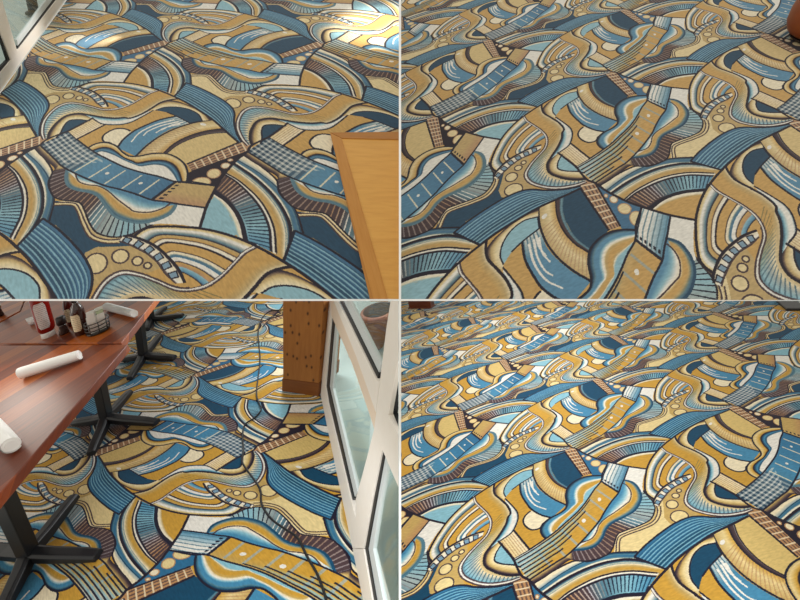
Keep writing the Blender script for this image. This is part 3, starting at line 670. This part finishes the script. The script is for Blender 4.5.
mb.box(w([0, -t/2, dn+.02]), wd([4.2, 0, 0]), wd([0, 0, .04]), wd([0, t, 0])); tag(mb.build('divider_strip_1', M_white), 'white collage divider strip along the front of the upper carpets', 'edge strip', None, 'structure')

# ---------------------------------------------------------------- lower-left bay: tables
VP = np.array([248.0, 1000.0])
dn_ = wd(ray(*VP)); LEAN = dn_/dn_[2]*1.0        # vector with z = 1 that runs along the photographed uprights
LEAN = LEAN if LEAN[2] > 0 else -LEAN
TH = .75
M_top = wood_material('varnished_plank_wood', ['4a1c0d', '74300f', '9c4a14', 'c06c1c'], .125, .42, .12, 9, .25)
M_topedge = wood_material('varnished_edge_wood', ['4a1c12', '6d2c1a', '864026'], .3, .4, .3)
M_iron = mat('black_cast_iron', '17181c', .45, .5)
M_rub = mat('grey_rubber', '2c2d30', .8, .2)
def table(c_far_right, right_dir_px, seam_px, len_r, len_s, bases, label, edge=.05):
    """top: far-right corner and two edges given by points of their image lines"""
    C = LL.at(*c_far_right, TH); a = LL.at(*right_dir_px, TH)-C; b = LL.at(*seam_px, TH)-C
    a = a/np.linalg.norm(a); b = b/np.linalg.norm(b)
    root = empty('dining_table', (C+a*len_r*.5+b*len_s*.5)*np.array([1, 1, 0]))
    tag(root, label, 'table', 'dark wooden restaurant tables')
    P = [C, C+a*len_r, C+a*len_r+b*len_s, C+b*len_s]
    MB().prism(P, [0, 0, -.034], (C, a, b)).build('tabletop', M_top, root, .003)
    return root, C, a, b
def pedestal(root, px, ends, h=TH-.036):
    c = LL.at(*px)
    M = MB(); s = .031
    x = np.array([1.0, 0, 0]); y = np.array([0, 1.0, 0])
    b0 = c+np.array([0, 0, .045])
    T = c+LEAN*h
    ring = lambda q: [q-x*s-y*s, q+x*s-y*s, q+x*s+y*s, q-x*s+y*s]
    M.prism(ring(b0), T-b0).build('post', M_iron, root, .004)
    MB().box(T-np.array([0, 0, .004]), x*.34, y*.34, [0, 0, .006]).build('mounting_plate', M_iron, root)
    for e in ends:
        E = LL.at(*e); d = E-c; L = np.linalg.norm(d); d /= L; n = np.cross([0, 0, 1.0], d)
        mb = MB(); prev = None
        prof = [(0, .032, .030, .078), (.12, .031, .022, .074), (.35, .030, .014, .062), (.8, .028, .010, .050), (1.0, .025, .010, .040)]
        rings = []
        for u, hw, z0, z1 in prof:
            q = c+d*L*u
            rings.append([mb.bm.verts.new(q+n*k*hw+np.array([0, 0, zz])) for k, zz in ((-1, z0), (-1, z1-.01), (-.6, z1), (.6, z1), (1, z1-.01), (1, z0))])
        for i in range(len(rings)-1):
            for k in range(6): mb.face([rings[i][k], rings[i][(k+1) % 6], rings[i+1][(k+1) % 6], rings[i+1][k]])
        mb.face(rings[0][::-1]); mb.face(rings[-1])
        ft = mb.build('foot', M_iron, root, .003)
        q = c+d*(L*.93); MB().lathe(q, [0, 0, 1], [(.015, .0), (.019, .003), (.019, .010)], 12).build('rubber_glide', M_rub, ft)
r1, C1, a1, b1 = table((127.5, 344.3), (28.5, 460), (0, 345.6), 1.15, 1.1, None, 'nearer dark wooden table with a bright glare spot and two napkin rolls on it')
pedestal(r1, (35, 560), [(101, 558), (77, 499), (-25, 551), (6, 612)])
pedestal(r1, (110, 423), [(159, 424.5), (131, 394), (76, 425), (93, 456)])

def tp(px, py, h=0.0): return LL.at(px, py, TH+h)
def top_only(poly, label, ax, cat='table'):
    P = [LL.at(x, y, TH) for x, y in poly]
    c = sum(P)/len(P); root = empty('dining_table', c*np.array([1, 1, 0])); tag(root, label, cat, 'dark wooden restaurant tables')
    MB().prism(P, [0, 0, -.034], ax).build('tabletop', M_top, root, .003)
    return root
r2 = top_only([(121, 342.8), (162, 291), (29, 291), (20.8, 311.5), (-6, 326.3), (-45, 343.6)], 'farther dark wooden table carrying the red sauce bottle, the shakers and the wire caddy', (C1, a1, b1))
pedestal(r2, (146, 360), [(176, 359.5), (161, 337), (124, 361.5), (131, 381)])
pedestal(r2, (152.5, 323), [(184, 317), (166, 309), (136, 327), (148, 331)])
r3 = top_only([(-46, 342), (-7, 324.9), (19.6, 310.9), (27.6, 291), (-70, 291), (-150, 330)], 'third wooden table at the far left with only a corner in view', (C1, a1, b1))

# things on the tables
M_napkin = mat('white_paper', 'fbfaf8', .8, .2)
def napkin(p0, p1, rad, label, flap=True):
    A = tp(*p0, rad); B = tp(*p1, rad); d = B-A; L = np.linalg.norm(d); d /= L; n = np.cross([0, 0, 1.0], d); z = np.array([0, 0, 1.0])
    mb = MB(); N = 40; rings = []
    for u in np.linspace(0, 1, 9):
        ring = []
        for k in range(N):
            t = k/N*2*math.pi*1.9; rr = rad*(.45+.55*min(1, k/N*1.35)); rr *= 1.0-.12*u
            ring.append(mb.bm.verts.new(A+d*L*u+n*rr*math.cos(t)+z*rr*.92*math.sin(t)))
        rings.append(ring)
    for i in range(8):
        for k in range(N-1): mb.face([rings[i][k], rings[i][k+1], rings[i+1][k+1], rings[i+1][k]], None, True)
    mb.tube([A+d*.002, A+d*L*.5, B-d*.002], [rad*.93, rad*.88, rad*.8], 20, True, .92)
    o = mb.build('napkin_roll', M_napkin)
    sf = MB(); q0 = A+d*L*.06+n*rad*.6-z*(rad-.001); q1 = A+d*L*.5+n*rad*.55-z*(rad-.001)
    sf.prism([q0, q1, q1+n*rad*.75-d*L*.04, q0+n*rad*.75+d*L*.06], z*.0025).build('loose_flap', M_napkin, o)
    o2 = o; tag(o2, label, 'napkin', 'rolled white napkins'); return o2
napkin((20.5, 373), (79.5, 354.5), .029, 'white rolled napkin lying aslant in the middle of the nearer table')
napkin((-9, 424), (11.5, 445), .032, 'white rolled napkin at the left edge of the nearer table beside the glare spot')
napkin((107, 306.5), (134, 313.5), .027, 'white rolled napkin on the farther table beside the wire caddy')
napkin((27.5, 322), (44, 315.5), .026, 'short stub of white rolled napkin behind the red sauce bottle')

M_ketchup = mat('red_sauce', '8c1510', .25, .5, coat=.4); M_cap = mat('white_plastic', 'f0eeea', .4)
def label_mat(name, col, ink, scale):
    m = mat(name, col, .55); nt = m.node_tree; N = nt.nodes; L = nt.links; b = N['Principled BSDF']
    uv = N.new('ShaderNodeUVMap'); uv.uv_map = 'UVMap'
    wv = N.new('ShaderNodeTexWave'); wv.bands_direction = 'Y'; wv.inputs['Scale'].default_value = scale; wv.inputs['Distortion'].default_value = 0
    nz = N.new('ShaderNodeTexNoise'); nz.inputs['Scale'].default_value = 260
    L.new(uv.outputs['UV'], wv.inputs['Vector']); L.new(uv.outputs['UV'], nz.inputs['Vector'])
    g = N.new('ShaderNodeMath'); g.operation = 'GREATER_THAN'; g.inputs[1].default_value = .72; L.new(wv.outputs['Fac'], g.inputs[0])
    g2 = N.new('ShaderNodeMath'); g2.operation = 'GREATER_THAN'; g2.inputs[1].default_value = .47; L.new(nz.outputs['Fac'], g2.inputs[0])
    mu = N.new('ShaderNodeMath'); mu.operation = 'MULTIPLY'; L.new(g.outputs[0], mu.inputs[0]); L.new(g2.outputs[0], mu.inputs[1])
    mx = N.new('ShaderNodeMix'); mx.data_type = 'RGBA'; mx.inputs['A'].default_value = (*lin(col), 1); mx.inputs['B'].default_value = (*lin(ink), 1)
    L.new(mu.outputs[0], mx.inputs['Factor']); L.new(mx.outputs['Result'], b.inputs['Base Color']); return m
M_label = label_mat('printed_label', 'e2d8d4', '9c9492', 30); M_label2 = label_mat('cream_label', 'd8c9a8', '9a8870', 30)
def bottle(name, base, prof, m, label, cap=None, capm=None, lab=None, labm=None, side=None, squash=.75, face=0.0, group=None):
    """lab = (h0, h1, half-angle): a label patch on the side that faces the lens"""
    B = tp(*base)
    root = empty(name, B); tag(root, label, 'bottle' if 'bottle' in name else 'shaker', group)
    v = CAM-B; v[2] = 0; v /= np.linalg.norm(v); sd = np.cross([0, 0, 1.0], v)
    MB().lathe(B, LEAN, prof, 28, sd, squash).build('body', m, root)
    if cap: MB().lathe(B, LEAN, cap, 24, sd, squash).build('cap', capm, root)
    if lab:
        h0, h1, ha = lab; mb = MB(); n = 14; rows = 8; V = []
        for i in range(rows+1):
            h = h0+(h1-h0)*i/rows; r = np.interp(h, [p[1] for p in prof], [p[0] for p in prof])+.0012
            e = min(i, rows-i)/rows; k = ha*(1-.28*max(0, 1-e*6)**2)
            V.append([(mb.bm.verts.new(B+LEAN*h+r*(math.sin(t)*sd+squash*math.cos(t)*v)), (r*t, h)) for t in np.linspace(-k, k, n)+face])
        for i in range(rows):
            for j in range(n-1):
                q = [V[i][j], V[i][j+1], V[i+1][j+1], V[i+1][j]]; mb.face([x[0] for x in q], [x[1] for x in q], True)
        mb.build('label', labm, root)
    return root
bottle('sauce_bottle', (49, 336.5), [(.026, .028), (.034, .036), (.041, .05), (.043, .07), (.043, .20), (.040, .24), (.032, .262), (.024, .268)], M_ketchup,
       'red sauce bottle standing on its white cap with an oval pale label', [(.031, -.0), (.034, .003), (.034, .028), (.03, .032)], M_cap, (.062, .21, .68), M_label, face=-.2)
M_brown = mat('brown_sauce', '32120c', .2, .5, coat=.4); M_dk = mat('dark_cap', '241a18', .4)
bottle('sauce_bottle', (82.5, 333.5), [(.030, .0), (.034, .006), (.035, .13), (.028, .16), (.014, .18), (.013, .20)], M_brown,
       'brown sauce bottle with a long cream label beside the wire caddy', [(.016, .19), (.016, .225), (.012, .23)], M_dk, (.03, .125, .8), M_label2, squash=1.0, face=-.75)
bottle('sauce_bottle', (72.5, 325), [(.022, .0), (.026, .005), (.026, .12), (.02, .15), (.012, .165)], mat('dark_red_sauce', '4a140e', .2, .5, coat=.4),
       'slim dark red bottle half hidden between the shaker and the brown sauce bottle', [(.014, .16), (.014, .19)], M_dk, (.03, .11, .6), M_label2, squash=1.0, face=-.5)
M_glass_sh = mat('shaker_glass_pepper', '2a2220', .1, .6, coat=.6); M_chrome = mat('chrome', 'c8c6c4', .18, .5, 1.0); M_salt = mat('shaker_glass_pepper', '3c2c28', .12, .6, coat=.5)
bottle('salt_shaker', (64.5, 333.5), [(.024, 0), (.027, .006), (.022, .03), (.018, .05), (.020, .058)], M_salt, 'small glass shaker with a dark lid between the red and the brown bottles', [(.021, .058), (.024, .064), (.024, .10), (.016, .108)], M_dk, squash=1.0, group='glass shakers')
bottle('salt_shaker', (0.5, 316), [(.022, 0), (.025, .006), (.020, .03), (.018, .05), (.019, .058)], M_glass_sh, 'glass shaker at the far left on the third table', [(.020, .058), (.022, .064), (.022, .085), (.014, .092)], M_chrome, squash=1.0, group='glass shakers')
# wire caddy with sachets
cb = tp(98.5, 331.5); root = empty('sachet_caddy', cb); tag(root, 'round black wire caddy filled with white sachets on the farther table', 'caddy')
M_wire = mat('black_wire', '1b1715', .35, .6)
MB().lathe(cb, LEAN, [(.052, 0), (.056, .004), (.056, .010), (.05, .012)], 28).build('base_tray', M_wire, root)
for i, h in enumerate((.028, .048, .068)):
    ang = np.linspace(0, 2*math.pi, 33); MB().tube([cb+LEAN*h+.058*np.array([math.cos(t), math.sin(t), 0]) for t in ang], .0028, 8, False).build('wire_ring', M_wire, root)
for k in range(8):
    t = k*math.pi/4; q = cb+.057*np.array([math.cos(t), math.sin(t), 0]); MB().tube([q+LEAN*.006, q+LEAN*.07], .0024, 8).build('wire_upright', M_wire, root)
M_sach = [mat('sachet_white', 'eceae4', .6), mat('sachet_green', 'b9c2a0', .6), mat('sachet_cream', 'd9cdb4', .6)]
rg = random.Random(3)
slots = [(x, y) for y in (-.027, -.009, .009, .027) for x in ((-.019, .019) if abs(y) > .02 else (-.0235, .0235))]
for k, (sx, sy) in enumerate(slots+[(0.0, -.018), (0.0, .0), (0.0, .018)]):
    v = CAM-cb; v[2] = 0; v /= np.linalg.norm(v); X = np.array([v[1], -v[0], 0]); Y = v; hh = (.112, .094, .118, .086, .105, .12, .09, .108, .098, .115, .088)[k]
    q = cb+X*sx+Y*sy+LEAN*.013; tilt = LEAN*hh+X*rg.uniform(-.004, .004)
    mb = MB(); mb.prism([q-X*.0175-Y*.002, q+X*.0175-Y*.002, q+X*.0175+Y*.002, q-X*.0175+Y*.002], tilt)
    o = mb.build('sugar_sachet', M_sach[k % 3 if k % 4 == 0 else 0]); tag(o, 'paper sachet standing in the round wire caddy', 'sachet', 'sachets in the wire caddy')

# ---------------------------------------------------------------- lower-left bay: cord, wooden post
M_cord = mat('black_rubber', '15161a', .5, .4)
cp = [(286, 308.5), (281, 310), (270, 311), (261.5, 319), (258.2, 332), (259, 345), (260, 362), (256.5, 392), (259.5, 404), (261.3, 409), (255, 417.5), (245, 424.5), (242.5, 436), (243.5, 450), (242, 461), (247, 470), (255.5, 481.5), (260.5, 491), (261, 502), (265, 511), (273, 520.5), (285, 529), (297.5, 538), (307.5, 557.5), (317.5, 575), (325.5, 598), (331, 625)]
def spline(pts, k=6):
    q = [np.asarray(p, float) for p in pts]; q = [2*q[0]-q[1]]+q+[2*q[-1]-q[-2]]; out = []
    for i in range(1, len(q)-2):
        for t in np.linspace(0, 1, k, endpoint=False):
            a, b, c, d = q[i-1:i+3]; out.append(.5*((2*b)+(-a+c)*t+(2*a-5*b+4*c-d)*t*t+(-a+3*b-3*c+d)*t**3))
    return out+[q[-2]]
tag(MB().tube(spline([LL.at(x, y, .008) for x, y in cp]), .0048, 8).build('power_cord', M_cord), 'black power cord snaking over the carpet from the wooden post', 'cord')
cp2 = [(286, 311), (279, 314), (272, 317.5), (266, 323), (262.5, 327)]
tag(MB().tube(spline([LL.at(x, y, .008) for x, y in cp2]), .0042, 8).build('power_cord', M_cord), 'short loose loop of black cord at the left side of the wooden post', 'cord')

M_post = knotty_material('knotty_pine', ['6e401c', '8f5826', 'a86e33', 'ba8040'], '3a1a0c')
lp = wd(ray(284.5, 1000)); lp = lp/lp[2]
A = LL.at(283, 391); B = LL.at(318, 396); back = LL.at(330, 384)-LL.at(324, 397)
X = B-A; X /= np.linalg.norm(X)
back = np.array([-X[1], X[0], 0]); back = back if back @ (A-CAM) > 0 else -back

def py_of(P): q = R.T @ (np.asarray(P)-CAM); return 300+F*q[1]/q[2]
HP = .3
while py_of(A+lp*HP) > 288: HP += .01
root = empty('wooden_post', (A+B)/2+back*.12); tag(root, 'knotty pine post standing beside the white window frame', 'post')
up = lp*HP
MB().prism([A, B, B+back*.24, A+back*.24], up, None).build('shaft', M_post, root, .004)
# re-lay the grain upright on the shaft
sh = root.children[0] if root.children else None
for f in sh.data.polygons:
    for li in f.loop_indices:
        v = np.array(sh.data.vertices[sh.data.loops[li].vertex_index].co[:])
        sh.data.uv_layers['UVMap'].data[li].uv = (float(v[2]), float((v-lp*v[2]) @ X)+.6*float((v-lp*v[2]) @ back)+4.13)
M_postfoot = wood_material('dark_skirting_wood', ['5a3014', '74431c', '8a5526'], .5, .6, .05, 7)
g = .005
MB().prism([A-X*g-back*g, B+X*g-back*g, B+X*g+back*(.24+g), A-X*g+back*(.24+g)], lp*.10, None).build('skirting', M_postfoot, root, .004)

# ---------------------------------------------------------------- window walls
M_beige = mat('white_enamel_warm_lit', 'e6d3bf', .5, .3); M_frame = mat('white_window_enamel', 'f2ece4', .45, .4, noise=(30, 'ece4da')); M_gasket = mat('black_gasket', '0f1216', .5); M_sash = mat('grey_white_sash', 'c9cfd0', .5)  # beige paints the warmly lit front face of the white transom
M_pane = glass_material('window_glass', 'f2f7f5', .03)
class WinPlane:
    def __init__(s, pl, a, b, vp):
        s.A = pl.at(*a); s.B = pl.at(*b); up = wd(ray(*vp)); up = up if up @ pl.up > 0 else -up; s.up = up/np.linalg.norm(up)
        n = np.cross(s.B-s.A, s.up); n /= np.linalg.norm(n); s.n = n if n @ (s.A-CAM) > 0 else -n
    def at(s, px, py, off=0.0):
        r = wd(ray(px, py)); k = ((s.A+s.n*off-CAM) @ s.n)/(r @ s.n); return CAM+r*k
def window(wp, name, label, members, panes, pane_label):
    c = wp.at(*members[0][1][0]); root = empty(name, c); structure(root, label)
    for nm, poly, off, th, m in members:
        P = [wp.at(x, y, off) for x, y in poly]; MB().prism(P, wp.n*th).clip(-1).build(nm, m, root, .001)
    for poly, off in panes:
        P = [wp.at(x, y, off) for x, y in poly]; MB().prism(P, wp.n*.004).clip(-1).build('pane', M_pane, root)
    return root
W1 = WinPlane(LL, (319, 387), (363, 600), (252, 1150))
def inset(poly, d):
    c = np.mean(np.array(poly, float), axis=0); return poly
FD = .03
P1 = [(331.5, 316), (352, 364), (370, 416), (367.5, 455), (355.5, 500), (351.5, 502), (328, 402), (325.5, 386)]
P2 = [(339, 301), (390.5, 301), (386, 330), (380, 380), (377, 381)]
P3 = [(382, 449), (399.2, 489), (399.2, 640), (379, 640), (363.5, 549), (372, 500)]
P4 = [(399.2, 352), (388.5, 414.5), (399.2, 437)]
window(W1, 'window_1', 'white enamelled window wall along the right of the bright carpet with the tables', [
    ('jamb', [(324, 301), (331, 301), (331.5, 316), (325.5, 386), (319, 387)], 0, FD, M_frame),
    ('bottom_rail', [(319, 387), (325.5, 386), (328, 402), (351.5, 502), (355.5, 518), (352.5, 548), (341, 500)], 0, FD, M_frame),
    ('transom', [(331, 301), (333.5, 301), (356, 356), (375.5, 412), (374, 429), (370, 416), (352, 364), (331.5, 316)], 0, FD, M_beige),
    ('transom', [(333.5, 301), (338.5, 301), (377.5, 382), (379.5, 381), (375.5, 412), (356, 356)], 0, FD, M_frame),
    ('mullion', [(390.5, 301), (399.2, 301), (399.2, 352), (388.5, 414.5), (382, 449), (372, 500), (363.5, 548.5), (352.5, 548.5), (355.5, 517), (355.5, 500), (367.5, 455), (374, 429), (380, 380), (386, 330)], 0, FD, M_frame),
    ('transom', [(374.5, 429), (388.5, 415), (399.2, 437), (399.2, 489), (382, 449)], -.004, FD, M_frame),
    ('bottom_rail', [(352.5, 549), (363.5, 549), (379, 640), (370, 640)], 0, FD, M_frame),
    ('gasket', [(325.5, 386), (331.5, 316), (334.5, 322), (329, 386), (354, 498), (351.5, 502), (328, 402)], .006, .014, M_gasket),
    ('gasket', [(339, 301), (343, 301), (378.5, 374), (377, 381)], .006, .014, M_gasket),
    ('gasket', [(363.5, 549), (372, 500), (382, 449), (384.5, 455), (376, 502), (367.5, 549), (383, 640), (379, 640)], .006, .014, M_gasket),
    ('gasket', [(399.2, 352), (388.5, 414.5), (399.2, 437), (399.2, 428), (393, 413), (399.2, 377)], .006, .014, M_gasket),
    ('sash', [(329, 386), (334.5, 322), (337, 328), (332.5, 388), (357.5, 492), (354, 498)], .010, .014, M_sash),
    ('sash', [(343, 301), (350, 301), (381, 364), (378.5, 374)], .010, .014, M_sash),
    ('sash', [(367.5, 549), (376, 502), (384.5, 455), (387.5, 462), (380, 503), (373, 549), (391, 640), (383, 640)], .010, .014, M_sash),
], [(P1, .018), (P2, .018), (P3, .018), (P4, .018)], None)

W2 = WinPlane(UL, (0, 92), (66, 0), (150, 556))
window(W2, 'window_2', 'white enamelled window wall at the top left of the haze-toned carpet', [
    ('bottom_rail', [(-40, 147), (-40, 128), (0, 73.5), (11, 60), (17.2, 51), (56.5, 0), (72, -21), (82, -21), (66, 0)], 0, FD, M_frame),
    ('mullion', [(11, 60), (0, 31), (-14, -21), (-3, -21), (3, 3), (17.2, 51)], -.002, FD, M_frame),
    ('gasket', [(-40, 128), (0, 73.5), (11, 60), (0, 31), (-14, -21), (-17, -21), (-2, 31), (7.5, 60), (-2, 70), (-42, 123)], .006, .014, M_gasket),
    ('gasket', [(17.2, 51), (56.5, 0), (72, -21), (69, -21), (53.5, -.5), (18, 46.5)], .006, .014, M_gasket),
    ('sash', [(18, 46.5), (53.5, -.5), (69, -21), (60, -21), (46.5, -.5), (17, 40)], .010, .014, M_sash),
], [([(17.2, 51), (72, -21), (-3, -21), (3, 3)], .018), ([(-40, 128), (11, 60), (0, 31), (-14, -21), (-60, -21)], .018)], None)

# outdoors beyond the panes
M_conc = mat('pale_concrete', 'a9b8b6', .8, .3, noise=(6, 'c0cac6')); M_deck = mat('blue_grey_paving', 'b9c6c8', .8, .3, noise=(5, 'cfd8d6'))
def ground(name, wp, pl, a, b, reach, m, label):
    A = wp.A+(wp.A-wp.B)*a; B = wp.B+(wp.B-wp.A)*b
    hn = wp.n-(wp.n @ pl.up)*pl.up; hn /= np.linalg.norm(hn)
    mb = MB(); P = [A+hn*.09, B+hn*.09, B+hn*reach, A+hn*reach]
    mb.prism([p-pl.up*.02 for p in P], -pl.up*.04).clip(-1); o = mb.build(name, m); tag(o, label, 'paving', None, 'structure'); return o
ground('terrace', W1, LL, 1.2, .4, 4.5, M_conc, 'pale concrete terrace outside the lower window wall')
ground('terrace', W2, UL, .8, .8, 3.5, M_deck, 'blue grey paving outside the upper window wall')
# planter seen through the lower panes
M_terra = mat('brown_clay', '7a4a34', .7, noise=(20, '5c3626')); M_soil = mat('dark_soil', '2a221c', .9)
q = LL.at(373, 347); root = empty('clay_planter', q); tag(root, 'brown clay planter outside behind the window pane', 'planter')
MB().lathe(q, lp, [(.07, 0), (.08, .01), (.115, .24), (.125, .25), (.125, .29), (.11, .295)], 28).build('pot', M_terra, root)
MB().lathe(q, lp, [(.10, .27), (.105, .298), (.02, .302)], 24).build('soil', M_soil, root)
# dark post foot outside the upper window
q = UL.at(34, 12.5); M_pst = mat('dark_bollard', '4b4a44', .6)
root = empty('bollard', q); tag(root, 'dark slanting post outside the upper window', 'post')
v = wd(ray(150, 556)); v = v if v @ UL.up > 0 else -v; v /= (v @ UL.up)
MB().lathe(q, v, [(.085, 0), (.085, .012), (.05, .02), (.05, .9)], 16, zaxis=UL.up).build('shaft', M_pst, root)

# ---------------------------------------------------------------- upper-left bay: framed wooden panel
M_panel = wood_material('pale_birch_panel', ['c98f42', 'dca552', 'e5b262', 'ebbd72'], .9, .5, .1, 5); M_rail = wood_material('panel_frame_wood', ['9c6328', 'bd8239', 'd0994f'], .4, .5, .1, 9)
H = .018
def ulp(x, y, h): return UL.at(x, y, h)
root = empty('framed_board', ulp(385, 240, 0)); tag(root, 'pale wooden board with a darker mitred frame at the right of the haze-toned carpet', 'board')
ex = ulp(399, 138.5, H)-ulp(341.5, 138, H); ex /= np.linalg.norm(ex)
ey = np.cross(UL.up, ex)
MB().prism([ulp(*p, H) for p in ((341.5, 138), (399.0, 139.3), (399.0, 298.8), (387.5, 298.8))], -UL.up*.016, (ulp(341.5, 138, H), ex, ey)).build('board', M_panel, root)
el = ulp(387.5, 298.8, H)-ulp(341.5, 138, H); el /= np.linalg.norm(el)
MB().prism([ulp(*p, H+.006) for p in ((330.2, 132.6), (341.6, 138.2), (387.7, 298.8), (370, 298.8))], -UL.up*.022, (ulp(330, 132, H), el, np.cross(UL.up, el))).build('frame_rail', M_rail, root, .002)
MB().prism([ulp(*p, H+.006) for p in ((330.2, 132.3), (399.0, 131.6), (399.0, 139.3), (342, 138))], -UL.up*.022, (ulp(330, 132, H), ex, ey)).build('frame_rail', M_rail, root, .002)

# ---------------------------------------------------------------- upper-right bay: rounded brown pedestal
M_red = mat('reddish_leather', '7a3a14', .45, .4, noise=(14, '964a1c'), coat=.1)
q = UR.at(822, 40); root = empty('round_pedestal', q); tag(root, 'rounded reddish brown furniture pedestal at the top right corner', 'pedestal')
MB().lathe(q, UR.up, [(.16, 0), (.22, .012), (.24, .03)], 40, zaxis=UR.up).build('foot_ring', mat('dark_foot', '2a1710', .6), root)
MB().lathe(q, UR.up, [(.22, .03), (.27, .06), (.305, .12), (.315, .20), (.305, .30), (.27, .40), (.22, .48), (.18, .54)], 48, zaxis=UR.up).build('body', M_red, root)

# ---------------------------------------------------------------- lower-right bay: dark furniture feet at the far edge
M_dw = wood_material('dark_red_wood', ['3a170b', '5d2a14', '7d3d1c'], .12, .3, .4, 8)
def far_box(name, x0, x1, yb, h, depth, m, label, cat):
    a, b = LR.at(x0, yb), LR.at(x1, yb); d = b-a; bk = np.cross(LR.up, d); bk /= np.linalg.norm(bk); bk = bk if bk @ (a-CAM) > 0 else -bk
    root = empty(name, (a+b)/2+bk*depth/2); tag(root, label, cat)
    MB().prism([a, b, b+bk*depth, a+bk*depth], LR.up*h).build('body', m, root, .004)
    c = [a-bk*.012-d*.02, b-bk*.012+d*.02, b+bk*(depth+.012)+d*.02, a+bk*(depth+.012)-d*.02]
    MB().prism([p+LR.up*.0 for p in c], LR.up*.02).build('plinth', m, root, .003)
far_box('wooden_cabinet', 409, 431, 308.5, .3, .12, M_dw, 'dark red wooden cabinet foot at the far left edge of the lower right carpet', 'cabinet')
far_box('black_base', 786, 806, 310.5, .022, .25, M_iron, 'low black base at the far right edge of the lower right carpet', 'base')

# ---------------------------------------------------------------- light
wld = bpy.data.worlds.new('World'); sc.world = wld; wld.use_nodes = True
bg = wld.node_tree.nodes['Background']; bg.inputs['Color'].default_value = (*WORLD_COL, 1); bg.inputs['Strength'].default_value = WORLD_STR
def lamp(name, c, target, size, power, col):
    l = bpy.data.lights.new(name, 'AREA'); l.shape = 'DISK'; l.size = size; l.energy = power; l.color = col
    o = bpy.data.objects.new(name, l); COL.objects.link(o); p = w(c); t = w(target); o.location = Vector(p)
    o.rotation_euler = Vector(t-p).to_track_quat('-Z', 'Y').to_euler(); return o
for L_ in LAMPS:
    if L_[0] != 'daylight_spot': lamp(*L_)
def spot(name, P, T, power, angle, blend, col):
    l = bpy.data.lights.new(name, 'SPOT'); l.energy = power; l.spot_size = angle; l.spot_blend = blend; l.shadow_soft_size = .12; l.color = col
    o = bpy.data.objects.new(name, l); COL.objects.link(o); o.location = Vector(P); o.rotation_euler = Vector(np.asarray(T)-np.asarray(P)).to_track_quat('-Z', 'Y').to_euler()
for L_ in LAMPS:
    if L_[0] == 'daylight_spot': spot(L_[0], w(L_[1]), w(L_[2]), L_[4], L_[3], .35, L_[5])
T = UL.at(388, 24); spot('sun_patch_spot', T+UL.up*1.25+wd([-.55, 0, -.1]), T, 190, .85, .6, (1, .95, .84))  # spot added to make the sunlit patch on this carpet
T = W2.at(30, 45); spot('window_daylight_and_fill', T+UL.up*.5-W2.n*.9, T, 22, 1.3, .8, (1, .97, .93))  # added on the room side to brighten the frame
T = UL.at(25, 130); spot('window_daylight_and_fill', T+UL.up*.8+wd([-.5, 0, .3]), T, 10, 1.2, .8, (1, .97, .9))
# unseen light added to make the glare on the nearer table
T = LL.at(34, 417, TH); d_ = T-CAM; d_[2] *= -1; d_ /= np.linalg.norm(d_)
l = bpy.data.lights.new('table_lamp', 'AREA'); l.shape = 'DISK'; l.size = .3; l.energy = 1.3; l.color = (1, .95, .85)  # added unseen light for the glare, not a lamp of the room
o = bpy.data.objects.new('table_lamp', l); COL.objects.link(o); o.location = Vector(T+d_*.8); o.rotation_euler = Vector(-d_).to_track_quat('-Z', 'Y').to_euler()

cam = bpy.data.cameras.new('camera'); co = bpy.data.objects.new('camera', cam); COL.objects.link(co)
cam.sensor_fit = 'HORIZONTAL'; cam.sensor_width = 36; cam.lens = 36*F/800; cam.clip_start = .05
Mx = Matrix.Identity(4); ax = wd([1, 0, 0]); ay = wd([0, -1, 0]); az = wd([0, 0, -1])
for i in range(3): Mx[i][0], Mx[i][1], Mx[i][2], Mx[i][3] = ax[i], ay[i], az[i], CAM[i]
co.matrix_world = Mx; sc.camera = co
sc.view_settings.view_transform = 'Standard'; sc.view_settings.look = 'None'; sc.view_settings.exposure = 0; sc.view_settings.gamma = 1; sc.view_settings.use_curve_mapping = False
